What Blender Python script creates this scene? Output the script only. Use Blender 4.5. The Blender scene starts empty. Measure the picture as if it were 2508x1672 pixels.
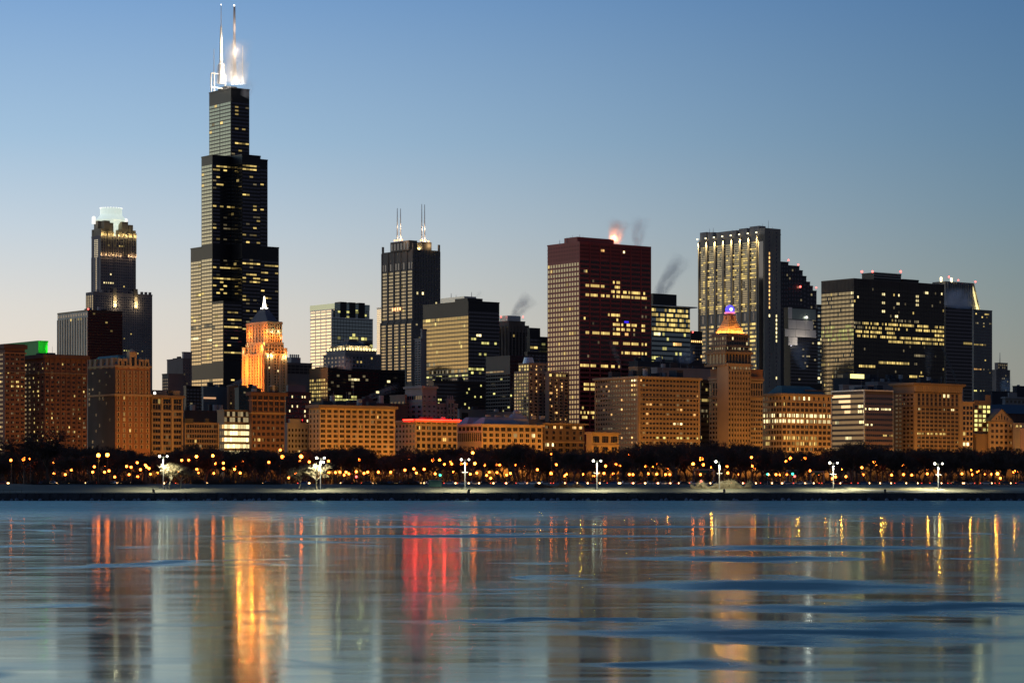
import bpy, math, random
from mathutils import Vector
R = math.radians
rnd = random.Random(7)
sc = bpy.context.scene
COL = sc.collection

# ------------------------------------------------------------------ camera, sky, exposure
F = 6150.0; CX = 1254.0; HY = 1187.0; CAMZ = 5.0
cam_d = bpy.data.cameras.new('camera'); cam = bpy.data.objects.new('camera', cam_d); COL.objects.link(cam)
cam.location = (0, 0, CAMZ); cam.rotation_euler = (R(90), 0, 0)
cam_d.sensor_width = 36; cam_d.lens = F / 2508 * 36; cam_d.shift_y = (HY - 836) / 2508
cam_d.clip_start = 1; cam_d.clip_end = 90000
sc.camera = cam
sc.view_settings.view_transform = 'Standard'; sc.view_settings.look = 'None'
sc.view_settings.exposure = 0; sc.view_settings.gamma = 1
sc.cycles.use_denoising = True
sc.cycles.max_bounces = 6; sc.cycles.volume_bounces = 1
sc.cycles.use_light_tree = True
sc.cycles.sample_clamp_indirect = 8
sc.cycles.volume_step_rate = 1.0

SUN_AZ = -64.0     # the afterglow, degrees left of the view
w = bpy.data.worlds.new('World'); sc.world = w; w.use_nodes = True
nt = w.node_tree; nt.nodes.clear()
def nn(t, **k):
    n = nt.nodes.new(t)
    for a, v in k.items(): setattr(n, a, v)
    return n
out = nn('ShaderNodeOutputWorld'); bg = nn('ShaderNodeBackground')
tc = nn('ShaderNodeTexCoord'); sep = nn('ShaderNodeSeparateXYZ')
nt.links.new(tc.outputs['Generated'], sep.inputs[0])
sky = nn('ShaderNodeTexSky'); sky.sky_type = 'NISHITA'; sky.sun_disc = False
sky.sun_elevation = R(-1.5); sky.sun_rotation = R(SUN_AZ); sky.air_density = 1.0; sky.dust_density = 0.6; sky.ozone_density = 1.6
# dusk gradient by height, warm towards the afterglow and dark blue opposite it
dot = nn('ShaderNodeVectorMath', operation='DOT_PRODUCT'); dot.inputs[1].default_value = (math.sin(R(SUN_AZ)), math.cos(R(SUN_AZ)), 0)
nt.links.new(tc.outputs['Generated'], dot.inputs[0])
def ramp(stops, src):
    r = nn('ShaderNodeValToRGB'); el = r.color_ramp.elements
    el[0].position, el[0].color = stops[0][0], (*stops[0][1], 1)
    el[1].position, el[1].color = stops[-1][0], (*stops[-1][1], 1)
    for p, c in stops[1:-1]:
        e = el.new(p); e.color = (*c, 1)
    nt.links.new(src, r.inputs[0]); return r.outputs[0]
WARM = [(0.0, (.90, .72, .50)), (.04, (.82, .72, .61)), (.07, (.72, .70, .66)), (.10, (.55, .64, .72)), (.135, (.36, .53, .71)), (.19, (.20, .37, .64)), (.24, (.13, .29, .58)), (.5, (.05, .13, .36)), (1, (.02, .06, .20))]
COOL = [(0.0, (.215, .215, .18)), (.05, (.175, .215, .20)), (.08, (.135, .21, .23)), (.11, (.10, .195, .27)), (.15, (.072, .17, .295)), (.20, (.048, .138, .295)), (.25, (.036, .112, .27)), (.5, (.02, .07, .2)), (1, (.01, .03, .12))]
NIGHT = [(0.0, (.125, .115, .115)), (.06, (.095, .100, .120)), (.15, (.070, .085, .125)), (.5, (.035, .050, .095)), (1, (.015, .03, .08))]
cw = ramp(WARM, sep.outputs['Z']); cc = ramp(COOL, sep.outputs['Z']); cn = ramp(NIGHT, sep.outputs['Z'])
def mrange(src, a, b):
    m = nn('ShaderNodeMapRange'); m.interpolation_type = 'SMOOTHSTEP'
    m.inputs['From Min'].default_value = a; m.inputs['From Max'].default_value = b
    nt.links.new(src, m.inputs['Value']); return m.outputs[0]
m1 = nn('ShaderNodeMixRGB'); nt.links.new(mrange(dot.outputs['Value'], .12, .66), m1.inputs[0]); nt.links.new(cc, m1.inputs[1]); nt.links.new(cw, m1.inputs[2])
m2 = nn('ShaderNodeMixRGB'); nt.links.new(mrange(dot.outputs['Value'], -.75, .12), m2.inputs[0]); nt.links.new(cn, m2.inputs[1]); nt.links.new(m1.outputs[0], m2.inputs[2])
# the sun has just set: the sky over that point is the brightest and warmest
gl = nn('ShaderNodeMixRGB', blend_type='MULTIPLY'); nt.links.new(mrange(dot.outputs['Value'], .68, .96), gl.inputs[0]); nt.links.new(m2.outputs[0], gl.inputs[1]); gl.inputs[2].default_value = (2.8, 2.25, 1.5, 1); gl.use_clamp = False
m2 = gl
# a little of the physical twilight sky on top
m3 = nn('ShaderNodeMixRGB', blend_type='ADD'); m3.inputs[0].default_value = .05
nt.links.new(m2.outputs[0], m3.inputs[1]); nt.links.new(sky.outputs[0], m3.inputs[2])
nt.links.new(m3.outputs[0], bg.inputs[0]); bg.inputs[1].default_value = 1.0
nt.links.new(bg.outputs[0], out.inputs[0])

# ------------------------------------------------------------------ geometry of the street grid
TH = R(37.4); SN, CS = math.sin(TH), math.cos(TH)     # north = (CS,SN), west = (-SN,CS)
def xy(w_, n_): return (-SN * w_ + CS * n_, CS * w_ + SN * n_)
def n_at(W, px):
    t = (px - CX) / F; return W * (SN + CS * t) / (CS - SN * t)
def w_at(n, px):
    t = (px - CX) / F; return n * (CS - SN * t) / (SN + CS * t)
def zpx(Y, py): return CAMZ + (HY - py) * Y / F
def at(px, py, Y): return ((px - CX) * Y / F, Y, zpx(Y, py))

def tag(o, label=None, cat=None, group=None, kind=None):
    if label: o['label'] = label
    if cat: o['category'] = cat
    if group: o['group'] = group
    if kind: o['kind'] = kind
    return o
def empty(name, loc, rz=0):
    o = bpy.data.objects.new(name, None); COL.objects.link(o); o.location = loc; o.rotation_euler = (0, 0, rz); o.empty_display_size = 1
    return o
def link(name, me, parent=None, loc=(0, 0, 0), rz=0):
    o = bpy.data.objects.new(name, me); COL.objects.link(o); o.parent = parent; o.location = loc; o.rotation_euler = (0, 0, rz)
    return o

# ------------------------------------------------------------------ materials
MATS = {}
def mat(name, col, rough=.8, metal=0.0, emit=None, es=0, noise=0.0, nscale=.05, bump=0.0, bscale=.02, spec=None, sample=False):
    if name in MATS: return MATS[name]
    m = bpy.data.materials.new(name); m.use_nodes = True; t = m.node_tree; p = t.nodes['Principled BSDF']
    p.inputs['Base Color'].default_value = (*col, 1); p.inputs['Roughness'].default_value = rough; p.inputs['Metallic'].default_value = metal
    if spec is not None: p.inputs['Specular IOR Level'].default_value = spec
    if emit: p.inputs['Emission Color'].default_value = (*emit, 1); p.inputs['Emission Strength'].default_value = es
    if emit and not sample: m.cycles.emission_sampling = 'NONE'
    if noise:
        tc_ = t.nodes.new('ShaderNodeTexCoord'); nz = t.nodes.new('ShaderNodeTexNoise'); nz.inputs['Scale'].default_value = nscale; nz.inputs['Detail'].default_value = 6
        mp = t.nodes.new('ShaderNodeMapping'); mp.inputs['Scale'].default_value = (1, 1, .45)
        t.links.new(tc_.outputs['Object'], mp.inputs[0]); t.links.new(mp.outputs[0], nz.inputs['Vector'])
        mr = t.nodes.new('ShaderNodeMapRange'); mr.inputs['From Min'].default_value = .3; mr.inputs['From Max'].default_value = .7
        mr.inputs['To Min'].default_value = 1 - noise; mr.inputs['To Max'].default_value = 1 + noise
        t.links.new(nz.outputs[0], mr.inputs[0])
        mx = t.nodes.new('ShaderNodeVectorMath'); mx.operation = 'SCALE'; mx.inputs[0].default_value = col
        t.links.new(mr.outputs[0], mx.inputs['Scale']); t.links.new(mx.outputs[0], p.inputs['Base Color'])
    if bump:
        tc_ = t.nodes.new('ShaderNodeTexCoord'); nz = t.nodes.new('ShaderNodeTexNoise'); nz.inputs['Scale'].default_value = bscale; nz.inputs['Detail'].default_value = 3
        b = t.nodes.new('ShaderNodeBump'); b.inputs['Strength'].default_value = bump; b.inputs['Distance'].default_value = 1
        t.links.new(tc_.outputs['Object'], nz.inputs['Vector']); t.links.new(nz.outputs[0], b.inputs['Height']); t.links.new(b.outputs[0], p.inputs['Normal'])
    MATS[name] = m; return m
def wall(name, col, n=.22): return mat(name, col, .85, noise=n, nscale=.06)
BRICK = wall('brown brick', (.17, .085, .06)); BRICK2 = wall('orange brick', (.33, .16, .08)); BRICK3 = wall('dark brick', (.12, .06, .045))
LIME = wall('limestone', (.35, .25, .145)); LIME2 = wall('buff stone', (.27, .185, .105)); TERRA = wall('pale terracotta', (.48, .34, .19)); GREYST = wall('grey granite', (.20, .17, .15))
DGREY = wall('dark granite', (.26, .225, .21)); CONC = wall('concrete', (.30, .27, .24)); BROWNST = wall('brown stone', (.20, .14, .10))
BLACK = mat('black steel', (.018, .018, .020), .45, .2, noise=.2); BRONZE = mat('bronze anodised steel', (.10, .075, .06), .5, .3, noise=.2)
REDST = mat('red painted steel', (.36, .062, .052), .55, noise=.15); ROOF = mat('dark roof gravel', (.05, .05, .055), .9, noise=.2)
COPPER = mat('green copper roof', (.06, .17, .18), .7, noise=.3); SLATE = mat('slate roof', (.10, .09, .10), .7, noise=.2)
WHITEM = mat('white metal panel', (.75, .72, .66), .35, .3, noise=.08); ALU = mat('aluminium', (.55, .56, .55), .4, .7)
STEELP = mat('grey painted steel', (.28, .28, .28), .5)
def glass(name, col, rough=.06, bump=.02): return mat(name, col, rough, .95, bump=bump, bscale=.05)
G_BRZ = glass('bronze mirror glass', (.26, .245, .20)); G_GOLD = glass('gold tinted glass', (.215, .185, .115)); G_BLUE = glass('blue glass', (.30, .38, .40)); G_PALE = glass('pale mirror glass', (.66, .62, .57))
G_DARK = mat('dark window glass', (.012, .012, .016), .12, 0, bump=.02, bscale=.05); G_GREY = glass('grey glass', (.20, .19, .165)); G_MID = glass('smoked glass', (.12, .11, .10)); G_BLK = glass('black glass', (.08, .085, .11))
def ems(tag_, col, levels): return [mat('lit window %s %d' % (tag_, i), (.05, .05, .05), .4, emit=col, es=l) for i, l in enumerate(levels)]
EM = {'y': ems('yellow', (1, .72, .22), (.12, .32, .7, 1.15)), 'w': ems('pale', (1, .82, .40), (.3, .8, 1.5, 2.4)), 'o': ems('amber', (1, .55, .18), (.25, .6, 1.1, 2.0)),
      'g': ems('greenish', (.96, .88, .28), (.2, .5, .85, 1.2)), 'd': ems('dim', (.9, .72, .38), (.05, .1, .18, .35))}

# ------------------------------------------------------------------ building kit
class MB:
    def __init__(s): s.v, s.f, s.m = [], [], []
    def hexa(s, p, mi=0):
        b = len(s.v); s.v += p
        for q in ((0, 3, 2, 1), (4, 5, 6, 7), (0, 1, 5, 4), (1, 2, 6, 5), (2, 3, 7, 6), (3, 0, 4, 7)): s.f.append(tuple(b + i for i in q)); s.m.append(mi)
    def box(s, x0, x1, y0, y1, z0, z1, mi=0):
        s.hexa([(x0, y0, z0), (x1, y0, z0), (x1, y1, z0), (x0, y1, z0), (x0, y0, z1), (x1, y0, z1), (x1, y1, z1), (x0, y1, z1)], mi)
    def frus(s, a, z0, b, z1, mi=0):
        s.hexa([(a[0], a[2], z0), (a[1], a[2], z0), (a[1], a[3], z0), (a[0], a[3], z0), (b[0], b[2], z1), (b[1], b[2], z1), (b[1], b[3], z1), (b[0], b[3], z1)], mi)
    def quad(s, a, b, c, d, mi=0):
        k = len(s.v); s.v += [a, b, c, d]; s.f.append((k, k + 1, k + 2, k + 3)); s.m.append(mi)
    def cyl(s, x, y, z0, z1, r0, r1=None, n=16, mi=0):
        r1 = r0 if r1 is None else r1; k = len(s.v)
        for z, r in ((z0, r0), (z1, r1)):
            for i in range(n): s.v.append((x + r * math.cos(2 * math.pi * i / n), y + r * math.sin(2 * math.pi * i / n), z))
        for i in range(n): j = (i + 1) % n; s.f.append((k + i, k + j, k + n + j, k + n + i)); s.m.append(mi)
        s.f.append(tuple(k + n + i for i in range(n))); s.m.append(mi); s.f.append(tuple(k + n - 1 - i for i in range(n))); s.m.append(mi)
    def ball(s, x, y, z, r, n=8, mi=0):
        k = len(s.v); rows = n // 2
        for a in range(rows + 1):
            th = math.pi * a / rows
            for i in range(n): ph = 2 * math.pi * i / n; s.v.append((x + r * math.sin(th) * math.cos(ph), y + r * math.sin(th) * math.sin(ph), z + r * math.cos(th)))
        for a in range(rows):
            for i in range(n): j = (i + 1) % n; s.f.append((k + a * n + i, k + (a + 1) * n + i, k + (a + 1) * n + j, k + a * n + j)); s.m.append(mi)
    def bar(s, a, b, r0, r1=None, n=4, mi=0):
        r1 = r0 if r1 is None else r1; a = Vector(a); b = Vector(b); d = (b - a).normalized()
        u = d.cross(Vector((0, 0, 1)));
        if u.length < 1e-3: u = Vector((1, 0, 0))
        u.normalize(); v_ = d.cross(u); k = len(s.v)
        for c, r in ((a, r0), (b, r1)):
            for i in range(n): t = 2 * math.pi * i / n; s.v.append(tuple(c + u * (r * math.cos(t)) + v_ * (r * math.sin(t))))
        for i in range(n): j = (i + 1) % n; s.f.append((k + i, k + n + i, k + n + j, k + j)); s.m.append(mi)
        s.f.append(tuple(k + n - 1 - i for i in range(n))[::-1]); s.m.append(mi); s.f.append(tuple(k + n + i for i in range(n))[::-1]); s.m.append(mi)
    def mesh(s, name, mats):
        me = bpy.data.meshes.new(name); me.from_pydata(s.v, [], s.f)
        for m in (mats if isinstance(mats, (list, tuple)) else [mats]): me.materials.append(m)
        me.polygons.foreach_set('material_index', s.m); me.update(); return me
    def build(s, name, mats, parent=None, loc=(0, 0, 0), rz=0): return link(name, s.mesh(name, mats), parent, loc, rz)

ONE = {'wall', 'parapet', 'penthouse', 'dormer', 'dormer_window', 'pinnacle', 'buttress', 'roof_house', 'crown_pier', 'battlement', 'roof_screen', 'crown_notch', 'gable_window', 'sky_patch_pane', 'skylight_roof', 'dome', 'roof_scroll', 'white_panel', 'attic_storey'}
class Blk: pass
NWIN = [0]
class Bld:
    def __init__(s, name, label, W, xc, cat='building', group=None, cap=100):
        s.W = W; s.n = n_at(W, xc); X, Y = xy(W, s.n); s.X, s.Y = X, Y; s.xc = xc; s.cap = cap
        s.root = empty(name, (X, Y, 5.0), TH); tag(s.root, label, cat, group)
        s.parts = {}; s.lit = []; s.dark = {}
    def P(s, part, m):
        k = (part, m.name)
        if part in ONE: k = (part, m.name, len(s.parts))
        if k not in s.parts: s.parts[k] = (MB(), m)
        return s.parts[k][0]
    def world(s, x, y, z): return (s.X + CS * x - SN * y, s.Y + SN * x + CS * y, z + 5.0)
    def z(s, py, Y=None): return zpx(Y or s.Y, py) - 5.0
    def blk(s, xl, xc, xr, yt, yb=None, W=None, m=None, part='wall', roof=True, dw=None):
        b = Blk(); W = s.W if W is None else W; n = n_at(W, xc)
        b.x0 = n - s.n; b.y0 = W - s.W; X, Y = xy(W, n); b.Y = Y; b.xc = xc
        b.x1 = (n_at(W, xr) - s.n) if xr is not None else b.x0 + 25
        b.y1 = (w_at(n, xl) - s.W) if dw is None else b.y0 + dw
        b.z1 = s.z(yt, Y); b.z0 = 0 if yb is None else s.z(yb, Y)
        if m:
            s.P(part, m).box(b.x0, b.x1, b.y0, b.y1, b.z0, b.z1)
            if roof:
                s.P('parapet', m).box(b.x0 - .25, b.x1 + .25, b.y0 - .25, b.y1 + .25, b.z1 - .9, b.z1 + .35)
        return b
    def py(s, z, Y): return HY - (z + 5.0 - CAMZ) / Y * F
    def grid(s, b, face, cols, rows, ya, yb, wf=.6, hf=.6, sub=1, g=None, lit=(), p=.03, em='y', ua=0.0, ub=1.0, gap=.16, dim=0.0, lv=None):
        g = g or G_DARK
        za, zb = s.z(ya, b.Y), s.z(yb, b.Y); dz = (za - zb) / rows
        u0, u1 = (b.x0, b.x1) if face == 'E' else (b.y1, b.y0)
        L = u1 - u0; c0, c1 = u0 + L * ua, u0 + L * ub; du = (c1 - c0) / cols
        lev = lv or (0, 1, 1, 2, 2, 3)
        for r in range(rows):
            zc = za - (r + .5) * dz; yc = s.py(zc, b.Y); half = abs(s.py(zc - dz / 2, b.Y) - yc)
            hits = [q for q in lit if abs(q[0] - yc) <= half * 1.001]
            for c in range(cols):
                bc = c0 + (c + .5) * du; bw = abs(du) * wf; sw = bw / sub
                for k in range(sub):
                    uc = bc - bw / 2 + (k + .5) * sw; ww = sw * (1 - gap) if sub > 1 else bw
                    lx, ly = (uc, b.y0) if face == 'E' else (b.x0, uc)
                    wx, wy, _ = s.world(lx, ly, 0); px = CX + wx / wy * F
                    pp = p; ee = em
                    for q in hits:
                        if q[1] <= px <= q[2]: pp = q[3]; ee = q[4] if len(q) > 4 else em
                    if rnd.random() < pp:
                        s.lit.append((face, lx, ly, zc, ww, dz * hf, EM[ee][rnd.choice(lev)]))
                    elif dim and rnd.random() < dim:
                        s.lit.append((face, lx, ly, zc, ww, dz * hf, EM['d'][rnd.choice((0, 1, 2))]))
                    else: s.dark.setdefault(g.name, (g, []))[1].append((face, lx, ly, zc, ww, dz * hf))
    @staticmethod
    def pane(mb, face, lx, ly, z, w_, h, mi=0, o=.1):
        a = w_ / 2; c = h / 2
        if face == 'E': mb.quad((lx - a, ly - o, z - c), (lx + a, ly - o, z - c), (lx + a, ly - o, z + c), (lx - a, ly - o, z + c), mi)
        else: mb.quad((lx - o, ly + a, z - c), (lx - o, ly - a, z - c), (lx - o, ly - a, z + c), (lx - o, ly + a, z + c), mi)
    def piers(s, b, face, n, m, wf=.25, d=.5, ya=None, yb=None, part='pier', ua=0., ub=1.):
        z1 = b.z1 if ya is None else s.z(ya, b.Y); z0 = b.z0 if yb is None else s.z(yb, b.Y)
        mb = s.P(part, m)
        u0, u1 = (b.x0, b.x1) if face == 'E' else (b.y0, b.y1)
        L = u1 - u0; u0, u1 = u0 + L * ua, u0 + L * ub; du = (u1 - u0) / n
        for i in range(n + 1):
            u = u0 + i * du; h = du * wf / 2; a, c = max(u - h, u0), min(u + h, u1)
            if face == 'E': mb.box(a, c, b.y0 - d, b.y0 + .2, z0, z1)
            else: mb.box(b.x0 - d, b.x0 + .2, a, c, z0, z1)
    def band(s, b, py, h, d, m, part='cornice', hp=None):
        z = s.z(py, b.Y)
        if hp: h = hp * b.Y / F
        s.P(part, m).box(b.x0 - d, b.x1 + d, b.y0 - d, b.y1 + d, z - h, z)
    def pent(s, b, u0, u1, v0, v1, h, m, part='penthouse', hp=None):
        if hp: h = hp * b.Y / F
        dx, dy = b.x1 - b.x0, b.y1 - b.y0
        s.P(part, m).box(b.x0 + dx * u0, b.x0 + dx * u1, b.y0 + dy * v0, b.y0 + dy * v1, b.z1 - .2, b.z1 + h)
    def clutter(s, b, n, hmax=5):
        dx, dy = b.x1 - b.x0, b.y1 - b.y0
        for i in range(n):
            mb = MB(); cx_ = b.x0 + dx * rnd.uniform(.1, .85); cy_ = b.y0 + dy * rnd.uniform(.1, .8); a = rnd.uniform(2, min(9, dx * .25)); c = rnd.uniform(2, min(9, dy * .25)); h = rnd.uniform(.35, 1) * hmax
            k = rnd.random()
            if k < .6: mb.box(cx_ - a / 2, cx_ + a / 2, cy_ - c / 2, cy_ + c / 2, b.z1 - .1, b.z1 + h); nm = 'roof_unit'
            elif k < .8: mb.cyl(cx_, cy_, b.z1 - .1, b.z1 + h, 1.8, 1.8, 10); nm = 'water_tank'
            else: mb.cyl(cx_, cy_, b.z1 - .1, b.z1 + h * 2, .12, .06, 5); nm = 'antenna'
            mb.build(nm, ROOF if k < .6 else STEELP, s.root)
    def mast(s, px, y0, y1, r=.4, W=None, m=None, part='antenna', dy=20):
        n = n_at(s.W + dy, px); X, Y = xy(s.W + dy, n); mb = MB(); mb.cyl(n - s.n, dy, s.z(y0, Y), s.z(y1, Y), r, r * .4, 8); return mb.build(part, m or STEELP, s.root)
    def beacon(s, px, py, r=.9, col='red', dy=1.0):
        n = n_at(s.W + dy, px); X, Y = xy(s.W + dy, n); z = s.z(py, Y)
        mb = MB(); mb.ball(n - s.n, dy, z, r, 8); mb.cyl(n - s.n, dy, z - 2.2, z - r * .8, .2, .2, 5, mi=1)
        return mb.build('beacon', [RED_E if col == 'red' else WHT_E, STEELP], s.root)
    def finish(s):
        for (part, *_), (mb, m) in s.parts.items():
            mb.build(part, m, s.root)
        cache = {}
        s.lit.sort(key=lambda q: -q[4] * q[5])
        ind = s.lit[:s.cap]; rest = s.lit[s.cap:]; left = s.cap - len(ind)
        for face, lx, ly, z, w_, h, m in ind:
            k = (face, round(w_, 2), round(h, 2), m.name)
            if k not in cache:
                mb = MB(); s.pane(mb, face, 0, 0, 0, w_, h, 0, .12); cache[k] = mb.mesh('window', m)
            link('window', cache[k], s.root, (lx, ly, z)); NWIN[0] += 1
        nd = min(left, 40 if s.W < 1470 else 0)
        for gname, (g, lst) in s.dark.items():
            if nd > 0 and s.W < 1470:
                rnd.shuffle(lst); take, lst2 = lst[:nd], lst[nd:]
                for face, lx, ly, z, w_, h in take:
                    k = (face, round(w_, 2), round(h, 2), gname)
                    if k not in cache:
                        mb = MB(); s.pane(mb, face, 0, 0, 0, w_, h, 0, .12); cache[k] = mb.mesh('window', g)
                    link('window', cache[k], s.root, (lx, ly, z)); NWIN[0] += 1
                nd -= len(take); lst = lst2
            if not lst: continue
            mb = MB()
            for q in lst: s.pane(mb, *q)
            tag(mb.build('window_panes', g, s.root), kind='stuff')
        if rest:
            mb = MB(); ms = []
            for face, lx, ly, z, w_, h, m in rest:
                if m not in ms: ms.append(m)
                s.pane(mb, face, lx, ly, z, w_, h, ms.index(m), .12)
            tag(mb.build('lit_window_panes', ms, s.root), kind='stuff')

RED_E = mat('red beacon glow', (.2, 0, 0), .4, emit=(1, .10, .08), es=6); WHT_E = mat('white lamp glow', (.5, .5, .5), .4, emit=(1, .93, .8), es=6)
ORG_E = mat('sodium lamp glow', (.5, .3, .1), .4, emit=(1, .155, .014), es=46, sample=True); ORG2_E = mat('small sodium lamp glow', (.5, .3, .1), .4, emit=(1, .18, .02), es=19, sample=True)
LAMPW_E = mat('white street lamp glow', (.5, .5, .5), .4, emit=(1, .95, .7), es=13, sample=True); GRN_E = mat('green signal glow', (0, .2, .1), .4, emit=(.05, 1, .55), es=5)

def plight(loc, power, col, r=.6, name='lamp_light'):
    d = bpy.data.lights.new(name, 'POINT'); d.energy = power; d.color = col; d.shadow_soft_size = r
    o = bpy.data.objects.new(name, d); COL.objects.link(o); o.location = loc; return o
def sspot(loc, target, power, col, ang=60, r=.5, name='flood_light'):
    d = bpy.data.lights.new(name, 'SPOT'); d.energy = power; d.color = col; d.shadow_soft_size = r; d.spot_size = R(ang); d.spot_blend = .6
    o = bpy.data.objects.new(name, d); COL.objects.link(o); o.location = loc
    o.rotation_euler = (Vector(target) - Vector(loc)).to_track_quat('-Z', 'Y').to_euler(); return o
SOD = (1, .425, .045); WARMW = (1, .80, .50)


def dlight(loc, power, col, ang=150, r=.4):
    d = bpy.data.lights.new('lamp_light', 'SPOT'); d.energy = power; d.color = col; d.shadow_soft_size = r; d.spot_size = R(ang); d.spot_blend = .5
    o = bpy.data.objects.new('lamp_light', d); COL.objects.link(o); o.location = loc; return o
# ================================================================== the lakefront wall of buildings, left to right
# brick hotel with green lit roof house
b = Bld('brick_hotel', 'huge brown brick hotel with a green lit roof house at the far left', 1400, 109, 'hotel')
bl = b.blk(58, 109, 213, 868, m=BRICK)
b.grid(bl, 'E', 8, 24, 885, 1150, .5, .45, 2, p=.07, em='y', lit=[(1060, 109, 213, .2)], dim=.12)
b.grid(bl, 'S', 5, 24, 885, 1150, .45, .42, 2, p=.16, em='y', dim=.1)
b.band(bl, 868, 2.2, 1.4, BRICK3); b.band(bl, 911, .9, .5, BROWNST, 'belt_course'); b.piers(bl, 'E', 8, BRICK, .12, .35, 870, 1150)
b.clutter(bl, 3, 4)
b2 = b.blk(-70, 12, 61, 843, m=BRICK)
b.grid(b2, 'E', 4, 26, 862, 1150, .6, .42, 2, p=.05, em='y', lit=[(938, 20, 55, .8), (950, 20, 55, .9), (972, 20, 55, .5)], dim=.15)
b.grid(b2, 'S', 5, 26, 862, 1150, .45, .42, 2, p=.06, em='y')
b.band(b2, 843, 2.5, 1.2, BRICK3); b.band(b2, 862, .9, .7, BRICK2, 'belt_course'); b.band(b2, 908, .9, .5, BROWNST, 'belt_course')
GRN = mat('green roof house panel', (.10, .42, .10), .7, noise=.15)
n0 = b.blk(14, 94, 117, 835, 872, W=1440, m=GRN, part='roof_house')
b.finish()
X, Y, Z = b.world(n0.x0 - 1, n0.y0 - 5, n0.z0 + 3); sspot((X + 3, Y - 2, Z + 3), b.world(n0.x0 + 4, n0.y0 + 8, n0.z0 + 4), 2500, (.06, 1, .06), 120, .4); 
X, Y, Z = b.world(n0.x0 + 7, n0.y0 - 5, n0.z0 + 3); sspot((X, Y, Z + 1), b.world(n0.x0 + 12, n0.y0 + 4, n0.z0 + 5), 3500, (.05, 1, .05), 120, .4)

# mansard hotel
b = Bld('mansard_hotel', 'ornate brick hotel with pale window surrounds under a teal mansard roof', 1400, 282, 'hotel')
bl = b.blk(215, 282, 368, 893, m=BRICK2)
b.piers(bl, 'S', 1, GREYST, 2.4, .12, 893, 1110); 
rows = [(905, 965, 6), (967, 1100, 10)]
for ya, yb, k in rows:
    b.grid(bl, 'E', 6, k, ya, yb, .34, .55, 1, p=.04, lit=[(973, 300, 310, 1), (1014, 300, 310, 1), (1028, 300, 310, 1), (1055, 318, 332, 1)])
    b.grid(bl, 'S', 8, k, ya, yb, .40, .55, 1, p=.0, dim=.02)
# pale surrounds round each east window
mb = b.P('window_surround', TERRA)
for ya, yb, k in rows:
    za, zb = b.z(ya, bl.Y), b.z(yb, bl.Y); dz = (za - zb) / k; du = (bl.x1 - bl.x0) / 6
    for r in range(k):
        for c in range(6):
            u = bl.x0 + (c + .5) * du; z = za - (r + .5) * dz; hw = du * .17
            for sgn in (-1, 1): mb.box(u + sgn * hw - .3, u + sgn * hw + .3, -.35, .1, z - dz * .32, z + dz * .32)
            mb.box(u - hw - .3, u + hw + .3, -.4, .1, z + dz * .3, z + dz * .42)
            if ya < 960: mb.box(u - du * .42, u - du * .3, -.3, .1, z - dz * .5, z + dz * .5)
b.band(bl, 964, 1.2, .9, TERRA, 'belt_course'); b.band(bl, 894, 1.0, .6, TERRA)
L = bl.x1 - bl.x0; D = bl.y1 - bl.y0; zt = b.z(868, bl.Y)
b.P('mansard_roof', COPPER).frus((0, L, 0, D), bl.z1, (5, L - 6, 5, D - 5), zt)
for u, hh, ww in ((.14, 4, 3), (.28, 4, 3), (.5, 8.5, 5), (.74, 4, 3), (.9, 4, 3)):
    x = L * u; b.P('dormer', TERRA).box(x - ww / 2, x + ww / 2, -.45, 3.5, bl.z1 - 2, bl.z1 + hh); b.P('dormer', TERRA).cyl(x, 1.2, bl.z1 + hh - .2, bl.z1 + hh + ww * .4, ww * .5, .2, 10)
    b.P('dormer_window', G_DARK).box(x - ww * .2, x + ww * .2, -.6, -.4, bl.z1 - .5, bl.z1 + hh * .6)
for u in (.1, .28, .5, .72, .9):
    y = D * u; b.P('dormer', TERRA).box(-.4, 3, y - 1.6, y + 1.6, bl.z1 - 2, bl.z1 + 4.5)
b.finish()
b = Bld('office_block', 'orange stone office block of wide window bays right of the mansard hotel', 1402, 370.5)
bl = b.blk(362, 370.5, 447, 967, m=LIME2)
b.grid(bl, 'E', 3, 2, 975, 1003, .74, .8, 3, p=.02); b.grid(bl, 'E', 3, 7, 1006, 1105, .72, .55, 3, p=.0, dim=.04)
b.piers(bl, 'E', 3, LIME, .2, .6, 969, 1105); b.band(bl, 967, 1.6, 1.2, BROWNST); b.band(bl, 1004.5, 1.0, .6, LIME, 'belt_course'); b.clutter(bl, 3)
b2 = b.blk(370, 374, 440, 956, 968, W=1412, m=DGREY, part='penthouse'); b.beacon(379, 962, .8, 'w', -1); b.finish()
b = Bld('grid_block', 'low dark brown office block with a fine square window grid beside the glass office', 1404, 452)
bl = b.blk(448, 452, 535, 1035, m=BROWNST)
b.grid(bl, 'E', 14, 6, 1037, 1110, .7, .62, p=.01, dim=.03); b.piers(bl, 'E', 1, LIME2, .06, .7); b.clutter(bl, 3, 3); b.finish()
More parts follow.
